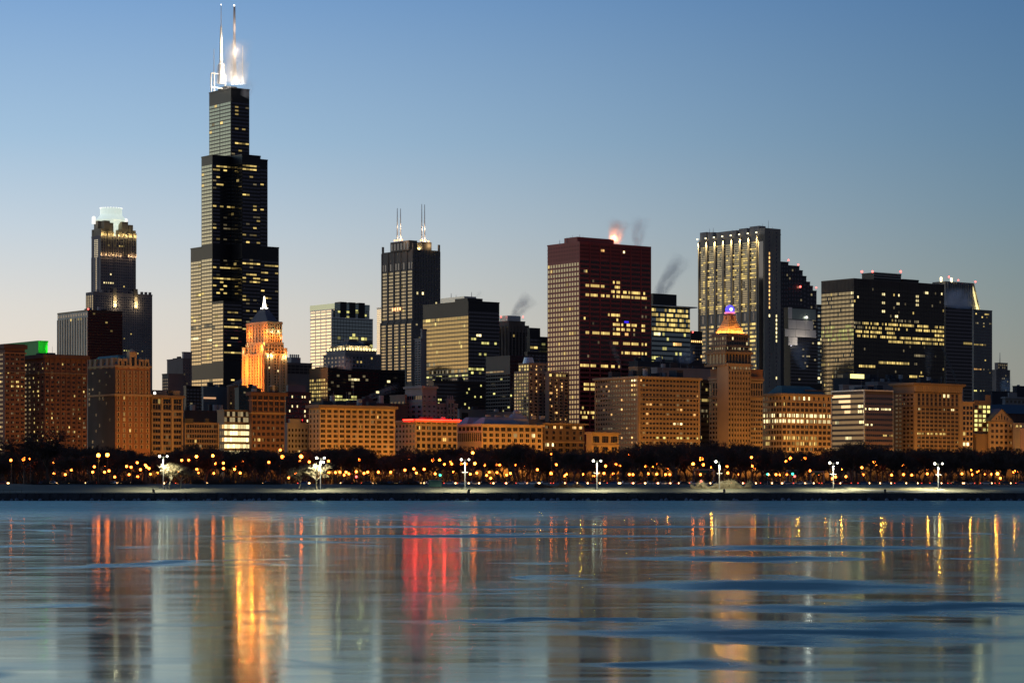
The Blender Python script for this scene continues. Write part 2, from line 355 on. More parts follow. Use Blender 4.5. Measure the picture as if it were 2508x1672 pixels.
# lit glass office
b = Bld('lit_glass_office', 'glass fronted office with brightly lit yellow floors above the trees', 1404, 549)
bl = b.blk(532, 549, 615, 1004, m=BRONZE)
b.grid(bl, 'E', 10, 5, 1036, 1116, .92, .62, p=1, em='w', lv=(1, 2, 2, 3)); b.grid(bl, 'E', 10, 2, 1006, 1034, .92, .8, p=.45, em='d', lv=(2, 3, 3)); b.grid(bl, 'S', 3, 5, 1036, 1116, .8, .6, p=.1, em='o')
b.finish()
b = Bld('cornice_brick_block', 'tall red brown brick block with an arcaded top below the orange floodlit tower', 1400, 616.5)
bl = b.blk(610, 616.5, 697, 960, m=BRICK3)
b.grid(bl, 'E', 6, 3, 966, 1008, .7, .6, 2, p=0); b.grid(bl, 'E', 7, 7, 1012, 1112, .6, .5, 2, p=.02, dim=.05, lit=[(1074, 624, 646, .9)])
b.piers(bl, 'E', 6, BRICK, .2, .5, 962, 1008); b.band(bl, 960, 2.2, 1.6, BRICK3); b.band(bl, 1009, 1.0, .7, LIME2, 'belt_course'); b.band(bl, 978, .8, .5, BRICK2, 'belt_course'); b.clutter(bl, 4); b.finish()
b = Bld('grey_stone_block', 'low plain grey stone block left of the long orange hotel', 1420, 704)
bl = b.blk(697, 704, 770, 1036, m=CONC)
b.grid(bl, 'E', 8, 5, 1046, 1112, .4, .5, p=.04); b.pent(bl, .1, .5, .1, .6, 3, CONC); b.finish()
# long orange hotel
b = Bld('long_orange_hotel', 'long orange lit hotel with rows of triple windows and a flat cornice', 1400, 783, 'hotel')
bl = b.blk(757, 783, 966, 991, m=TERRA)
b.grid(bl, 'E', 12, 9, 1000, 1110, .66, .55, 3, p=.008, dim=.02); b.grid(bl, 'S', 3, 9, 1000, 1110, .35, .55, 1, p=0)
b.piers(bl, 'E', 12, TERRA, .2, .7, 993, 1112); b.band(bl, 991, 2.0, 1.8, BROWNST)
for q in range(1, 9): b.band(bl, 1000 + q * 12.22 - .8, .5, .35, TERRA, 'belt_course')
b.clutter(bl, 8, 5); b.finish()
# tower block behind the red cornice
b = Bld('tower_annex_hall', 'pink grey stone hall with a square tower behind the red lit cornice', 1475, 1034, 'theatre')
bl = b.blk(992, 1034, 1069, 945, m=CONC)
b.grid(bl, 'S', 8, 1, 968, 978, .7, .9, p=.1); b.grid(bl, 'S', 3, 4, 990, 1036, .5, .5, 2, p=0); b.grid(bl, 'E', 3, 6, 965, 1036, .4, .35, 2, p=.03)
b.band(bl, 945, 1.6, 1.0, CONC); b.band(bl, 982, .8, .6, CONC, 'belt_course')
b2 = b.blk(1066, 1069, 1121, 988, W=1478, m=CONC); b.grid(b2, 'E', 6, 4, 994, 1036, .5, .5, 2, p=0); b3 = b.blk(1092, 1096, 1112, 978, W=1476, m=CONC); b.grid(b3, 'E', 2, 3, 985, 1030, .4, .7, p=0)
for k in (1097, 1103, 1108): b.mast(k, 978, 968, .6, m=CONC, part='pinnacle', dy=2)
b4 = b.blk(955, 992, 996, 967, W=1490, m=BROWNST); b.grid(b4, 'S', 4, 5, 980, 1036, .5, .5, 2, p=0)
b.finish()
b = Bld('red_cornice_block', 'orange stone office block with a red neon line glowing along its cornice', 1400, 1018)
bl = b.blk(968, 1018, 1120, 1029, m=LIME)
b.grid(bl, 'E', 8, 1, 1033, 1038, .7, .5, 3, p=0); b.grid(bl, 'E', 8, 3, 1040, 1082, .66, .6, 3, p=.01, dim=.02, lit=[(1072, 1084, 1092, 1)]); b.grid(bl, 'E', 8, 2, 1084, 1112, .6, .7, p=.05); b.grid(bl, 'S', 6, 6, 1036, 1112, .45, .5, 2, p=0)
b.band(bl, 1029, 1.3, 1.5, LIME); b.band(bl, 1083, .7, .6, LIME, 'belt_course')
NEON = mat('red neon tube', (.4, .02, .02), .4, emit=(1, .006, .003), es=60, sample=True)
mb = b.P('neon_tube', NEON); mb.box(bl.x0 - 1.5, bl.x1 + 1.5, -1.9, -1.6, bl.z1 + .25, bl.z1 + .65); mb.box(-1.9, -1.6, 0, (bl.y1 - bl.y0) * .5, bl.z1 + .25, bl.z1 + .75)
b.clutter(bl, 3, 3); b.finish()
for u in (.15, .5, .85):
    X, Y, Z = b.world(bl.x0 + (bl.x1 - bl.x0) * u, 8, bl.z1 + 4); plight((X, Y, Z), 2500, (1, .03, .02), 1.0, 'neon_light')

# museum
b = Bld('art_museum', 'low long orange stone gallery with a glazed barrel roof and small dome', 1392, 1180, 'museum')
bl = b.blk(1122, 1180, 1328, 1038, m=TERRA)
b.grid(bl, 'E', 10, 1, 1045, 1055, .68, .9, 4, p=0); b.grid(bl, 'E', 10, 2, 1058, 1084, .58, .66, 2, p=.0, lit=[(1064, 1254, 1268, 1, 'w'), (1064, 1296, 1310, 1, 'w')]); b.grid(bl, 'E', 10, 2, 1086, 1110, .5, .7, 1, p=.02)
b.grid(bl, 'S', 6, 1, 1044, 1054, .68, .9, 4, p=0); b.grid(bl, 'S', 12, 1, 1058, 1080, .5, 1, 1, p=0)
b.band(bl, 1038, 1.4, 1.3, TERRA); b.band(bl, 1057, .6, .5, TERRA, 'belt_course'); b.piers(bl, 'E', 10, TERRA, .16, .5, 1040, 1110)
L = bl.x1 - bl.x0; D = bl.y1 - bl.y0
SKYL = mat('pale roof glazing', (.28, .25, .25), .5, noise=.2)
b.P('skylight_roof', SKYL).frus((6, L * .72, 6, 22), bl.z1, (12, L * .68, 12, 16), bl.z1 + 5.2); b.P('skylight_roof', SKYL).frus((6, L * .72, 26, 40), bl.z1, (12, L * .68, 31, 35), bl.z1 + 5.5)
for i in range(7): b.P('roof_lantern', SKYL).box(14 + i * 8, 18 + i * 8, 13.4, 14.6, bl.z1 + 4.5, bl.z1 + 7)
b.P('dome', SKYL).cyl(L * .80, 16, bl.z1, bl.z1 + 4.5, 9, 8.4, 20); b.P('dome', SKYL).cyl(L * .80, 16, bl.z1 + 4.5, bl.z1 + 8, 7, 3.5, 20); b.P('dome', SKYL).ball(L * .80, 16, bl.z1 + 8.6, 2.6, 10)
b.finish()
BR4 = wall('dark umber stone', (.13, .085, .06))
b = Bld('dark_gallery_block', 'low dark brown block with a flat projecting cornice beside the stone gallery', 1400, 1331)
bl = b.blk(1326, 1331, 1431, 1035, m=BR4)
b.grid(bl, 'E', 6, 1, 1041, 1050, .6, .7, 3, p=.25, em='d', lit=[(1045, 1340, 1425, .35, 'o')]); b.grid(bl, 'E', 6, 2, 1052, 1078, .35, .6, 2, p=.05, lit=[(1059, 1394, 1404, 1)]); b.grid(bl, 'E', 6, 2, 1082, 1108, .6, .6, 2, p=.05, lit=[(1088, 1330, 1356, .9, 'w')])
b.band(bl, 1035, 1.2, 2.2, LIME2); b.band(bl, 1080, .9, .6, LIME2, 'belt_course'); b.clutter(bl, 3, 3); b.finish()
b = Bld('small_club_building', 'small low orange stone building in front of the big grid block', 1372, 1449)
bl = b.blk(1436, 1449, 1515, 1058, m=LIME2)
b.grid(bl, 'E', 3, 1, 1067, 1084, .7, .9, 4, p=0); b.grid(bl, 'E', 3, 1, 1092, 1108, .6, .8, 2, p=0); b.band(bl, 1058, 1.4, .9, LIME2); b.band(bl, 1088, .8, .5, LIME2, 'belt_course'); b.finish()
# big grid block
b = Bld('big_grid_block', 'massive brown stone office block with a regular grid of small square windows', 1400, 1564, cap=100)
bl = b.blk(1458, 1564, 1713, 921, m=LIME2)
b.grid(bl, 'E', 18, 15, 925, 1100, .62, .42, 1, p=.055, em='o', dim=.05, lit=[(1036, 1650, 1672, .9, 'w'), (1072, 1600, 1712, .35, 'g')]); b.grid(bl, 'S', 17, 15, 925, 1100, .55, .42, 1, p=.05, em='o', dim=.14, lit=[(929, 1547, 1564, 1, 'w'), (941, 1547, 1564, 1, 'o'), (953, 1547, 1564, 1, 'o'), (965, 1547, 1564, 1, 'y'), (980, 1547, 1564, 1, 'd'), (947, 1470, 1486, .8)])
b.band(bl, 921, 1.6, 1.6, LIME); b.band(bl, 924, .7, 1.0, LIME, 'belt_course')
for yy in (972, 1078): b.band(bl, yy, .8, .6, LIME, 'belt_course')
b.piers(bl, 'E', 1, LIME, .05, .6); b.piers(bl, 'S', 1, LIME, .05, .6)
n0 = b.blk(1540, 1562, 1592, 898, 922, W=1416, m=LIME2, part='penthouse'); b.P('penthouse_door', G_DARK).box(n0.x0 + (n0.x1 - n0.x0) * .3, n0.x0 + (n0.x1 - n0.x0) * .75, n0.y0 - .3, n0.y0, n0.z0, n0.z1 - 2); b.clutter(bl, 12, 7); b.finish()
b = Bld('gap_tower', 'narrow dark office slab seen in the gap left of the blue topped tower', 1440, 1716)
bl = b.blk(1712, 1716, 1770, 930, m=BRONZE)
b.grid(bl, 'E', 18, 12, 934, 1090, .6, .5, p=.03, lit=[(983, 1715, 1740, .9), (1003, 1715, 1740, .6, 'd'), (1016, 1715, 1740, .5, 'd')]); b.finish()

# blue topped tower
b = Bld('beehive_tower', 'brown stone tower with an orange lit stepped pyramid roof and a blue glowing globe', 1400, 1780, 'tower')
bl = b.blk(1737, 1782, 1868, 932, m=LIME)          # wings
b.grid(bl, 'E', 5, 2, 935, 968, .62, .85, 3, p=0, ua=.65, ub=1); b.grid(bl, 'E', 5, 12, 976, 1110, .62, .5, 3, p=.01, ua=.65, ub=1, dim=.03)
b.grid(bl, 'S', 6, 2, 935, 968, .55, .85, 1, p=0); b.grid(bl, 'S', 6, 12, 972, 1110, .55, .5, 1, p=.0, lit=[(984, 1745, 1780, .8)])
b.band(bl, 925, 1.2, .8, LIME); b.band(bl, 921, 1.6, 0.4, BRICK2, 'attic'); b.band(bl, 970, .8, .5, LIME, 'belt_course')
a = b.blk(1740, 1782, 1868, 903, 932, W=1404, m=BRICK2, part='attic_storey'); 
sh = b.blk(1756, 1783, 1838, 890, m=LIME, W=1397)
b.grid(sh, 'E', 8, 16, 906, 1110, .42, .48, 1, p=.01, dim=.02); b.grid(sh, 'E', 8, 1, 896, 904, .4, .7, p=.0, em='w', lit=[(900, 1780, 1838, .7, 'd')]); b.piers(sh, 'E', 8, LIME, .3, .6, 905, 1110)
up = b.blk(1731, 1777, 1838, 856, 893, W=1400, m=LIME2)
b.band(up, 890.5, 1.6, 1.2, LIME2); b.grid(up, 'E', 8, 1, 866, 889, .5, 1, 1, p=0); b.grid(up, 'S', 5, 1, 866, 889, .5, 1, 1, p=0, ua=.12); b.piers(up, 'E', 8, LIME2, .35, .5, 864, 890)
b.band(up, 860, 1.8, 1.6, LIME2); b.grid(up, 'E', 9, 1, 849, 856, .3, .8, p=.4, em='d', lv=(3,)); 
u2 = b.blk(1740, 1778, 1834, 844, 860, W=1403, m=BROWNST); b.grid(u2, 'E', 9, 1, 848, 857, .35, .8, p=.3, em='w', lv=(0, 1)); b.grid(u2, 'S', 7, 1, 848, 857, .35, .8, p=.4, em='w', lv=(0,)); b.band(u2, 846, 1.0, .9, LIME2)
u3 = b.blk(1743, 1780, 1832, 816, 846, W=1406, m=BROWNST); b.grid(u3, 'E', 9, 2, 822, 845, .5, .6, p=.08, em='w'); b.grid(u3, 'S', 6, 2, 822, 845, .5, .6, p=.05, em='w'); b.band(u3, 820, 1.2, 1.0, BROWNST)
cxp, cyp = (u3.x0 + u3.x1) / 2, (u3.y0 + u3.y1) / 2; hx, hy = (u3.x1 - u3.x0) / 2 * .86, (u3.y1 - u3.y0) / 2 * .86
zb0, zb1 = b.z(815), b.z(777); ns = 9
BEE = mat('beehive roof stone', (.50, .34, .20), .8)
for i in range(ns):
    f0 = 1 - .62 * (i / ns) ** .85; z0 = zb0 + (zb1 - zb0) * i / ns; z1 = zb0 + (zb1 - zb0) * (i + 1) / ns
    b.P('stepped_roof', BEE).box(cxp - hx * f0, cxp + hx * f0, cyp - hy * f0, cyp + hy * f0, z0 - .3, z1 - .75)
    f1 = f0 * .86; b.P('stepped_roof', BEE).box(cxp - hx * f1, cxp + hx * f1, cyp - hy * f1, cyp + hy * f1, z1 - .8, z1)
for sx in (-1, 1):
    for sy in (-1, 1): b.P('roof_scroll', BEE).cyl(cxp + sx * hx * .3, cyp + sy * hy * .3, zb1 - .5, zb1 + 2.8, 1.6, 1.2, 8)
b.P('lantern', BRICK3).cyl(cxp, cyp, zb1 - 1, b.z(763), 3.2, 2.6, 8)
mb = MB(); mb.cyl(cxp, cyp, b.z(763), b.z(759.5), 4.4, 4.0, 12, mi=0); mb.ball(cxp, cyp, b.z(753.5), 3.6, 12, mi=1); mb.ball(cxp - 1.2, cyp - 2.6, b.z(753), 1.3, 8, mi=2)
mb.build('glass_globe', [mat('pink globe base glow', (.4, .1, .3), .4, emit=(1, .25, .45), es=1.1), mat('blue globe glow', (.05, .05, .3), .3, emit=(.10, .07, 1), es=1.6, sample=True), mat('globe bulb glow', (.3, .3, .6), .3, emit=(.5, .75, 1), es=5)], b.root)
b.finish()
for i, (dx_, dy_) in enumerate([(-.9, -1.12), (-.3, -1.12), (.3, -1.12), (.9, -1.12), (-1.12, -.4), (-1.12, .5)]):
    X, Y, Z = b.world(cxp + hx * dx_, cyp + hy * dy_ - 0.4, zb0 + 1.4); plight((X, Y, Z), 2800, (1, .38, .07), .5, 'flood_light')

# orange office with lit floors
b = Bld('teal_roof_office', 'orange stone office with two brightly lit floors under a flat teal roof', 1400, 1915, cap=100)
bl = b.blk(1868, 1915, 2035, 963, m=TERRA)
b.grid(bl, 'E', 10, 1, 968, 980, .30, .7, 1, p=.0, lit=[(974, 1945, 1990, 1, 'w')])
b.grid(bl, 'E', 11, 9, 982, 1106, .72, .6, 3, p=.01, dim=.02, lit=[(1017, 1860, 2036, .93, 'w'), (1030, 1860, 2036, .93, 'w'), (1070, 1920, 2002, .8, 'y'), (1082, 1940, 2002, .75, 'y'), (1100, 2000, 2030, .5, 'o')])
b.grid(bl, 'S', 7, 9, 982, 1106, .72, .6, 2, p=.06, lit=[(1003, 1868, 1890, .5, 'd'), (1017, 1868, 1915, .7, 'w'), (1030, 1860, 1915, .8, 'w'), (1070, 1868, 1890, .9, 'y'), (1082, 1868, 1890, .9, 'y')])
b.grid(bl, 'S', 6, 1, 968, 980, .35, .7, 1, p=0)
b.band(bl, 963, 1.6, 1.4, LIME); b.band(bl, 981, .6, .5, TERRA, 'belt_course'); b.piers(bl, 'E', 11, TERRA, .18, .5, 982, 1106)
L = bl.x1 - bl.x0; D = bl.y1 - bl.y0
b.P('teal_roof', COPPER).frus((2, L - 2, 2, D - 2), bl.z1, (8, L * .72, 9, D - 8), bl.z1 + 6.5); b.pent(bl, .55, .95, .2, .6, 3.5, BROWNST); b.finish()

# banded office
b = Bld('banded_glass_office', 'dark glass office with pinkish horizontal bands and a mirrored sunset patch', 1400, 2117)
PINKP = wall('pinkish spandrel panel', (.26, .19, .17))
bl = b.blk(2037, 2117, 2187, 956, m=BRONZE)
b.grid(bl, 'E', 24, 11, 962, 1104, .96, .52, p=.0, g=glass('pink spandrel', (.30, .20, .18), .35), lit=[]); b.piers(bl, 'E', 1, ALU, .02, .5); 
z_ = [(996, 2117, 2187, .8, 'w'), (1006, 2148, 2178, .8, 'w'), (1036, 2117, 2143, .6, 'w'), (1070, 2160, 2187, .4, 'y')]
b.grid(bl, 'E', 14, 11, 968.5, 1110.5, .8, .36, p=.0, g=G_BLK, lit=z_, em='w')
b.grid(bl, 'S', 26, 11, 962, 1104, .9, .55, p=.0, g=G_MID, lit=[(996, 2100, 2117, .8, 'w'), (1006, 2102, 2117, .6, 'w'), (1036, 2104, 2117, .9, 'w'), (1036, 2045, 2055, .9, 'w'), (1070, 2070, 2085, .9, 'w')])
b.piers(bl, 'S', 1, ALU, .02, .5); b.P('parapet_band', WHITEM).box(bl.x0 - .4, bl.x1 + .3, bl.y0 - .4, bl.y1 + .3, bl.z1 - .2, bl.z1 + .7)
# the reflected sky patch, its outline put in as paler panes over smoked ones
za = b.z(962, bl.Y); dz = (b.z(962, bl.Y) - b.z(1104, bl.Y)) / 11
for r, u0, u1 in ((0, .42, 1), (1, .42, .78), (2, .42, .70), (3, .42, .60)):
    z = za - (r + .5) * dz; LY = bl.y1 - bl.y0; k = 18; mb = b.P('sky_patch_pane', G_PALE)
    for i in range(k):
        q0 = u0 + (u1 - u0) * i / k; q1 = u0 + (u1 - u0) * (i + .88) / k
        mb.quad((-.16, LY * q1, z - dz * .27), (-.16, LY * q0, z - dz * .27), (-.16, LY * q0, z + dz * .27), (-.16, LY * q1, z + dz * .27))
b.clutter(bl, 6, 6); n0 = b.blk(2080, 2112, 2150, 944, 957, W=1425, m=CONC, part='penthouse'); b.finish()
# arcaded cornice block
b = Bld('arcade_cornice_block', 'orange stone office block with an arched cornice frieze and column strips', 1400, 2238)
bl = b.blk(2187, 2238, 2355, 937, m=LIME2)
b.grid(bl, 'E', 10, 3, 962, 992, .5, .8, 2, p=.0, lit=[(967, 2310, 2325, 1, 'w')], ua=.06, ub=.94); b.grid(bl, 'E', 10, 11, 996, 1106, .74, .48, 3, p=.004, dim=.015, ua=.06, ub=.94, lit=[(1003, 2248, 2258, 1, 'w'), (1003, 2310, 2320, .8, 'w'), (1003, 2328, 2336, .8, 'w'), (1061, 2236, 2316, .75, 'y')])
b.grid(bl, 'E', 20, 1, 950, 958, .45, .8, 1, p=.0, lit=[(954, 2254, 2266, 1, 'w'), (954, 2292, 2304, .8, 'w')])
b.grid(bl, 'S', 5, 14, 962, 1106, .6, .5, 3, p=.0, dim=.02, ua=.1)
b.band(bl, 937, 1.4, 2.6, LIME2); b.band(bl, 941, .8, 1.8, LIME2, 'belt_course'); b.band(bl, 960, .7, .8, LIME2, 'belt_course'); b.band(bl, 994, .7, .6, LIME2, 'belt_course')
L = bl.x1 - bl.x0
for i in range(26): b.P('frieze_arch', LIME).cyl((i + .5) * L / 26, -.6, bl.z1 - 7, bl.z1 - 2, 1.0, 1.4, 6)
b.piers(bl, 'E', 1, LIME, .12, .8, 960, 1106); b.piers(bl, 'E', 10, LIME, .2, .4, 960, 1106, ua=.06, ub=.94); b.clutter(bl, 8, 6); b.finish()
b = Bld('narrow_stone_block', 'narrow pale orange building three windows wide at the right', 1400, 2357)
bl = b.blk(2354, 2357, 2383, 983, m=TERRA); b.grid(bl, 'E', 3, 9, 992, 1106, .62, .62, 1, p=.02, lit=[(1060, 2355, 2365, .9), (1085, 2355, 2382, .7, 'w'), (1096, 2355, 2382, .5)]); b.band(bl, 983, 1.2, .9, TERRA); b.finish()
b = Bld('yellow_window_block', 'small brick block with glaring yellow windows at the right', 1404, 2385)
bl = b.blk(2383, 2385, 2426, 981, m=BROWNST); b.grid(bl, 'E', 4, 6, 990, 1057, .66, .62, 1, p=.75, em='g', lit=[(996, 2400, 2425, 1, 'g'), (1018, 2385, 2425, .9, 'g')], lv=(1, 2, 3, 3)); b.pent(bl, .7, 1, .0, .5, 5, BROWNST)
b.P('podium', LIME2).box(-.4, bl.x1 + .3, -3, .1, 0, b.z(1063, bl.Y)); b.band(bl, 1062, .8, 3.2, LIME2, 'belt_course'); b.finish()
b = Bld('gabled_block', 'pale orange building with a steep triangular gable at the right', 1398, 2425)
bl = b.blk(2420, 2425, 2480, 1030, m=TERRA, roof=False); b.grid(bl, 'E', 5, 5, 1034, 1104, .55, .5, 2, p=.02, em='o'); L = bl.x1 - bl.x0; D = bl.y1 - bl.y0
D = 26; zt = b.z(1001, bl.Y); mb = b.P('gable', TERRA); k = len(mb.v); mb.v += [(-.6, -.3, bl.z1), (L + .6, -.3, bl.z1), (L / 2, -.3, zt), (-.6, D, bl.z1), (L + .6, D, bl.z1), (L / 2, D, zt)]
mb.f += [(k, k + 1, k + 2), (k + 3, k + 5, k + 4), (k, k + 3, k + 4, k + 1)]; mb.m += [0, 0, 0]
mb = b.P('gable_roof', SLATE); mb.quad((-1.4, -.9, bl.z1 - .4), (L / 2, -.9, zt + .5), (L / 2, D + .5, zt + .5), (-1.4, D + .5, bl.z1 - .4)); mb.quad((L / 2, -.9, zt + .5), (L + 1.4, -.9, bl.z1 - .4), (L + 1.4, D + .5, bl.z1 - .4), (L / 2, D + .5, zt + .5))
for i in range(5): b.P('gable_window', G_DARK).box(L * (.26 + .12 * i) - .5, L * (.26 + .12 * i) + .5, -.5, -.3, bl.z1 + .8, bl.z1 + 2.5 + (2 - abs(i - 2)) * 1.6)
b.band(bl, 1031, .8, .8, TERRA); b.finish()
b = Bld('low_corner_house', 'low pinkish rounded building cut off at the right edge', 1390, 2486)
bl = b.blk(2481, 2486, 2560, 1036, m=CONC); b.grid(bl, 'E', 8, 1, 1040, 1046, .5, .8, p=.5, em='y'); b.P('round_front', mat('pinkish render', (.36, .25, .23), .8, noise=.1)).cyl(20, 3, 0, bl.z1 - 4, 14, 14, 24); b.finish()
b = Bld('pale_office_block', 'pale grey block with square windows behind the gabled building', 1460, 2462)
bl = b.blk(2455, 2462, 2560, 972, m=CONC); b.grid(bl, 'E', 10, 10, 977, 1090, .6, .55, 2, p=.04); b.band(bl, 972, 1.2, 1, CONC); b.pent(bl, .1, .3, .1, .5, 4, CONC); b.pent(bl, .6, .9, .1, .5, 9, ROOF); b.finish()
b = Bld('black_slope_roof_house', 'low hall with a black sloping roof right of the gable', 1420, 2462)
bl = b.blk(2455, 2462, 2560, 1012, m=BRICK3); b.P('black_roof', BLACK).frus((-1, bl.x1, -1, 30), bl.z1, (6, bl.x1, 12, 22), bl.z1 + 8); b.finish()
# ================================================================== towers behind
# left crowned tower
b = Bld('crowned_tower', 'tall stone tower at the left with a white glowing drum on its crown', 2450, 247, 'skyscraper')
sh = b.blk(224, 247, 333, 577, m=DGREY)
b.grid(sh, 'S', 3, 28, 584, 712, .5, .5, 1, p=0, g=G_PALE, ua=.3, ub=.72); b.piers(sh, 'S', 3, CONC, .5, .4, 628, 712)
b.grid(sh, 'E', 16, 28, 582, 780, .55, .5, 1, p=.01, em='w', g=G_BLK, lit=[(602, 262, 312, .4, 'y'), (690, 255, 282, .8, 'w'), (697, 262, 320, .25, 'y')])
for ux in (.36, .94): b.grid(sh, 'E', 1, 26, 626, 712, .7, .45, 1, p=0, g=G_GREY, ua=ux - .035, ub=ux + .035)
b.piers(sh, 'E', 12, GREYST, .14, .5, 578, 628)
lo = b.blk(211, 229, 373, 715, W=2446, m=DGREY)
b.grid(lo, 'E', 26, 30, 722, 900, .5, .45, 1, p=.012, em='y', g=G_BLK, lit=[(853, 300, 324, .8, 'g')]); b.grid(lo, 'S', 4, 20, 722, 850, .4, .9, 1, p=0, g=G_GREY); b.piers(lo, 'S', 4, CONC, .3, .4)
for u in (.08, .16, .26, .36, .66, .74, .83, .9, .97): b.P('battlement', DGREY).box(lo.x0 + (lo.x1 - lo.x0) * u - 1, lo.x0 + (lo.x1 - lo.x0) * u + 1, lo.y0, lo.y0 + 3, lo.z1, lo.z1 + 3)
L, D = sh.x1 - sh.x0, sh.y1 - sh.y0
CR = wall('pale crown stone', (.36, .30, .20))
zc = sh.z1; z1, z2 = b.z(559), b.z(539)
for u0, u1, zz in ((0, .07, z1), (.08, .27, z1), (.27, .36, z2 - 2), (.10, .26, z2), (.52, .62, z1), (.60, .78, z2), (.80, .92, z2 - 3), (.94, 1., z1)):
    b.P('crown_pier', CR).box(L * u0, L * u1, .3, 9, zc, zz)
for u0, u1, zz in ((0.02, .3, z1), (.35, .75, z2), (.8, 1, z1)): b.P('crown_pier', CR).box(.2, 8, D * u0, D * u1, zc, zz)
for u in [i / 14 for i in range(15)]: b.P('crown_rib', CR).box(L * u - .35, L * u + .35, -.7, .3, b.z(624), zc + 5)
GLW = mat('lit white lantern glass', (.8, .85, .8), .4, emit=(.86, 1, .88), es=.66, noise=.0); GLW2 = mat('lit lantern rim', (.8, .8, .8), .4, emit=(1, .97, .88), es=1.0)
gx, gy = L * .5, D * .5 + 6; rr = (303 - 249) / 2 * b.Y / F
mb = MB(); mb.cyl(gx, gy, zc, b.z(545), rr * .72, rr * .80, 24); mb.cyl(gx, gy, b.z(545), b.z(534), rr * .85, rr * 1.42, 24); mb.cyl(gx, gy, b.z(534), b.z(521), rr * 1.42, rr, 24); mb.cyl(gx, gy, b.z(523), b.z(504.5), rr, rr, 24)
mb.build('glowing_drum', GLW, b.root)
mb = MB()
for i in range(24):
    t = 2 * math.pi * i / 24; x, y = gx + rr * math.cos(t), gy + rr * math.sin(t); mb.box(x - .5, x + .5, y - .5, y + .5, b.z(504.5), b.z(503))
mb.build('drum_rim', GLW2, b.root)
for px in (237, 316):
    n = n_at(b.W, px); mb = MB(); mb.cyl(n - b.n, 7, z2 - 4, b.z(533), 2.1, 2.1, 14); mb.ball(n - b.n, 7, b.z(533), 2.1, 10); mb.build('small_drum', GLW2, b.root)
b.finish()
for u in (.03, .12, .24, .36, .5, .62, .72, .84, .97):
    X, Y, Z = b.world(L * u, -1.6, zc + 1.5); plight((X, Y, Z), 700, (1, .78, .38), .4, 'flood_light')
for u in (.01, .14, .24, .34, .44, .55, .8, .88, .98):
    X, Y, Z = b.world(L * u, -1.5, b.z(624) + .5); plight((X, Y, Z), 420, (1, .68, .38), .4, 'flood_light')
    mbx = MB()
for px in (277, 328):
    n = n_at(b.W, px) - b.n
    mb = MB(); mb.box(n - 2.2, n + 2.2, -4.7, -3.9, b.z(752), b.z(704)); mb.build('added_streak_strip', CR, b.root)  # strip added to catch the floodlight as a smooth streak
    for zz in (747,): X, Y, Z = b.world(n, -6.2, b.z(zz)); plight((X, Y, Z), 1500, (1, .80, .50), .3, 'flood_light'); X, Y, Z = b.world(n, -6.4, b.z(738)); plight((X, Y, Z), 700, (1, .80, .50), .3, 'flood_light'); X, Y, Z = b.world(n, -6.6, b.z(728)); plight((X, Y, Z), 300, (1, .80, .50), .3, 'flood_light')

# pier-fronted slab in front of it
b = Bld('pier_slab', 'dark glass slab with a row of pale vertical piers below the crowned tower', 2120, 215)
bl = b.blk(141, 215, 300, 759, m=BLACK)
PIER = wall('pale concrete pier', (.78, .68, .50))
b.P('left_cladding', PIER).box(-.06, .0, 0, bl.y1, 0, bl.z1)
b.grid(bl, 'S', 12, 1, 764, 773, .5, .7, 1, p=.0, g=G_BLK); b.grid(bl, 'S', 12, 26, 776, 940, .52, .85, 1, p=.01, g=G_BLK, lit=[(780, 170, 182, .9), (780, 187, 200, .8)]); b.piers(bl, 'S', 12, PIER, .38, .7, 776, 940)
b.grid(bl, 'E', 14, 26, 764, 940, .85, .6, 1, p=.02, em='y', g=G_BLK); b.clutter(bl, 5, 5); b.beacon(216, 757, .8); b.finish()

# ------------------------------------------------ the tall black tower of bundled tubes
b = Bld('black_stepped_skyscraper', 'tallest black stepped skyscraper with two white antenna masts', 2400, 547, 'skyscraper', cap=100)
ax = (n_at(2400, 683) - b.n) / 3; ay = (w_at(b.n, 467) - 2400) / 3
zL50, zL66, zL90, zTOP = b.z(737), b.z(597), b.z(374), b.z(203)
SK = mat('black anodised cladding', (.016, .017, .020), .4, .3)
tubes = {(0, 0): zL50, (2, 2): zL50, (2, 0): zL66, (0, 2): zL66, (1, 0): zL90, (0, 1): zL90, (2, 1): zL90, (1, 1): zTOP, (1, 2): zTOP}
SL = [(409, 525, 585, .8), (409, 596, 632, .9), (418, 525, 580, .6), (418, 598, 630, .8), (435, 615, 630, .7), (400, 520, 600, .75), (391, 520, 590, .5), (453, 530, 545, .7), (477, 592, 614, .8), (508, 521, 535, .6), (508, 540, 580, .6), (488, 635, 655, .6), (553, 521, 545, .4), (578, 585, 625, .7), (589, 572, 612, .8), (582, 528, 540, .7), (646, 568, 683, .8), (655, 521, 567, .7), (667, 640, 683, .6), (673, 573, 638, .85), (682, 522, 570, .7), (682, 595, 660, .6), (690, 595, 638, .85), (690, 522, 545, .8), (700, 522, 540, .7), (719, 520, 575, .4), (712, 595, 680, .3), (727, 595, 680, .35), (735, 595, 615, .7), (760, 556, 630, .75), (786, 560, 592, .85), (804, 550, 600, .85), (823, 565, 595, .9), (866, 550, 592, .8), (349, 575, 612, .9), (311, 555, 610, .5), (282, 560, 585, .6), (271, 560, 580, .5)]
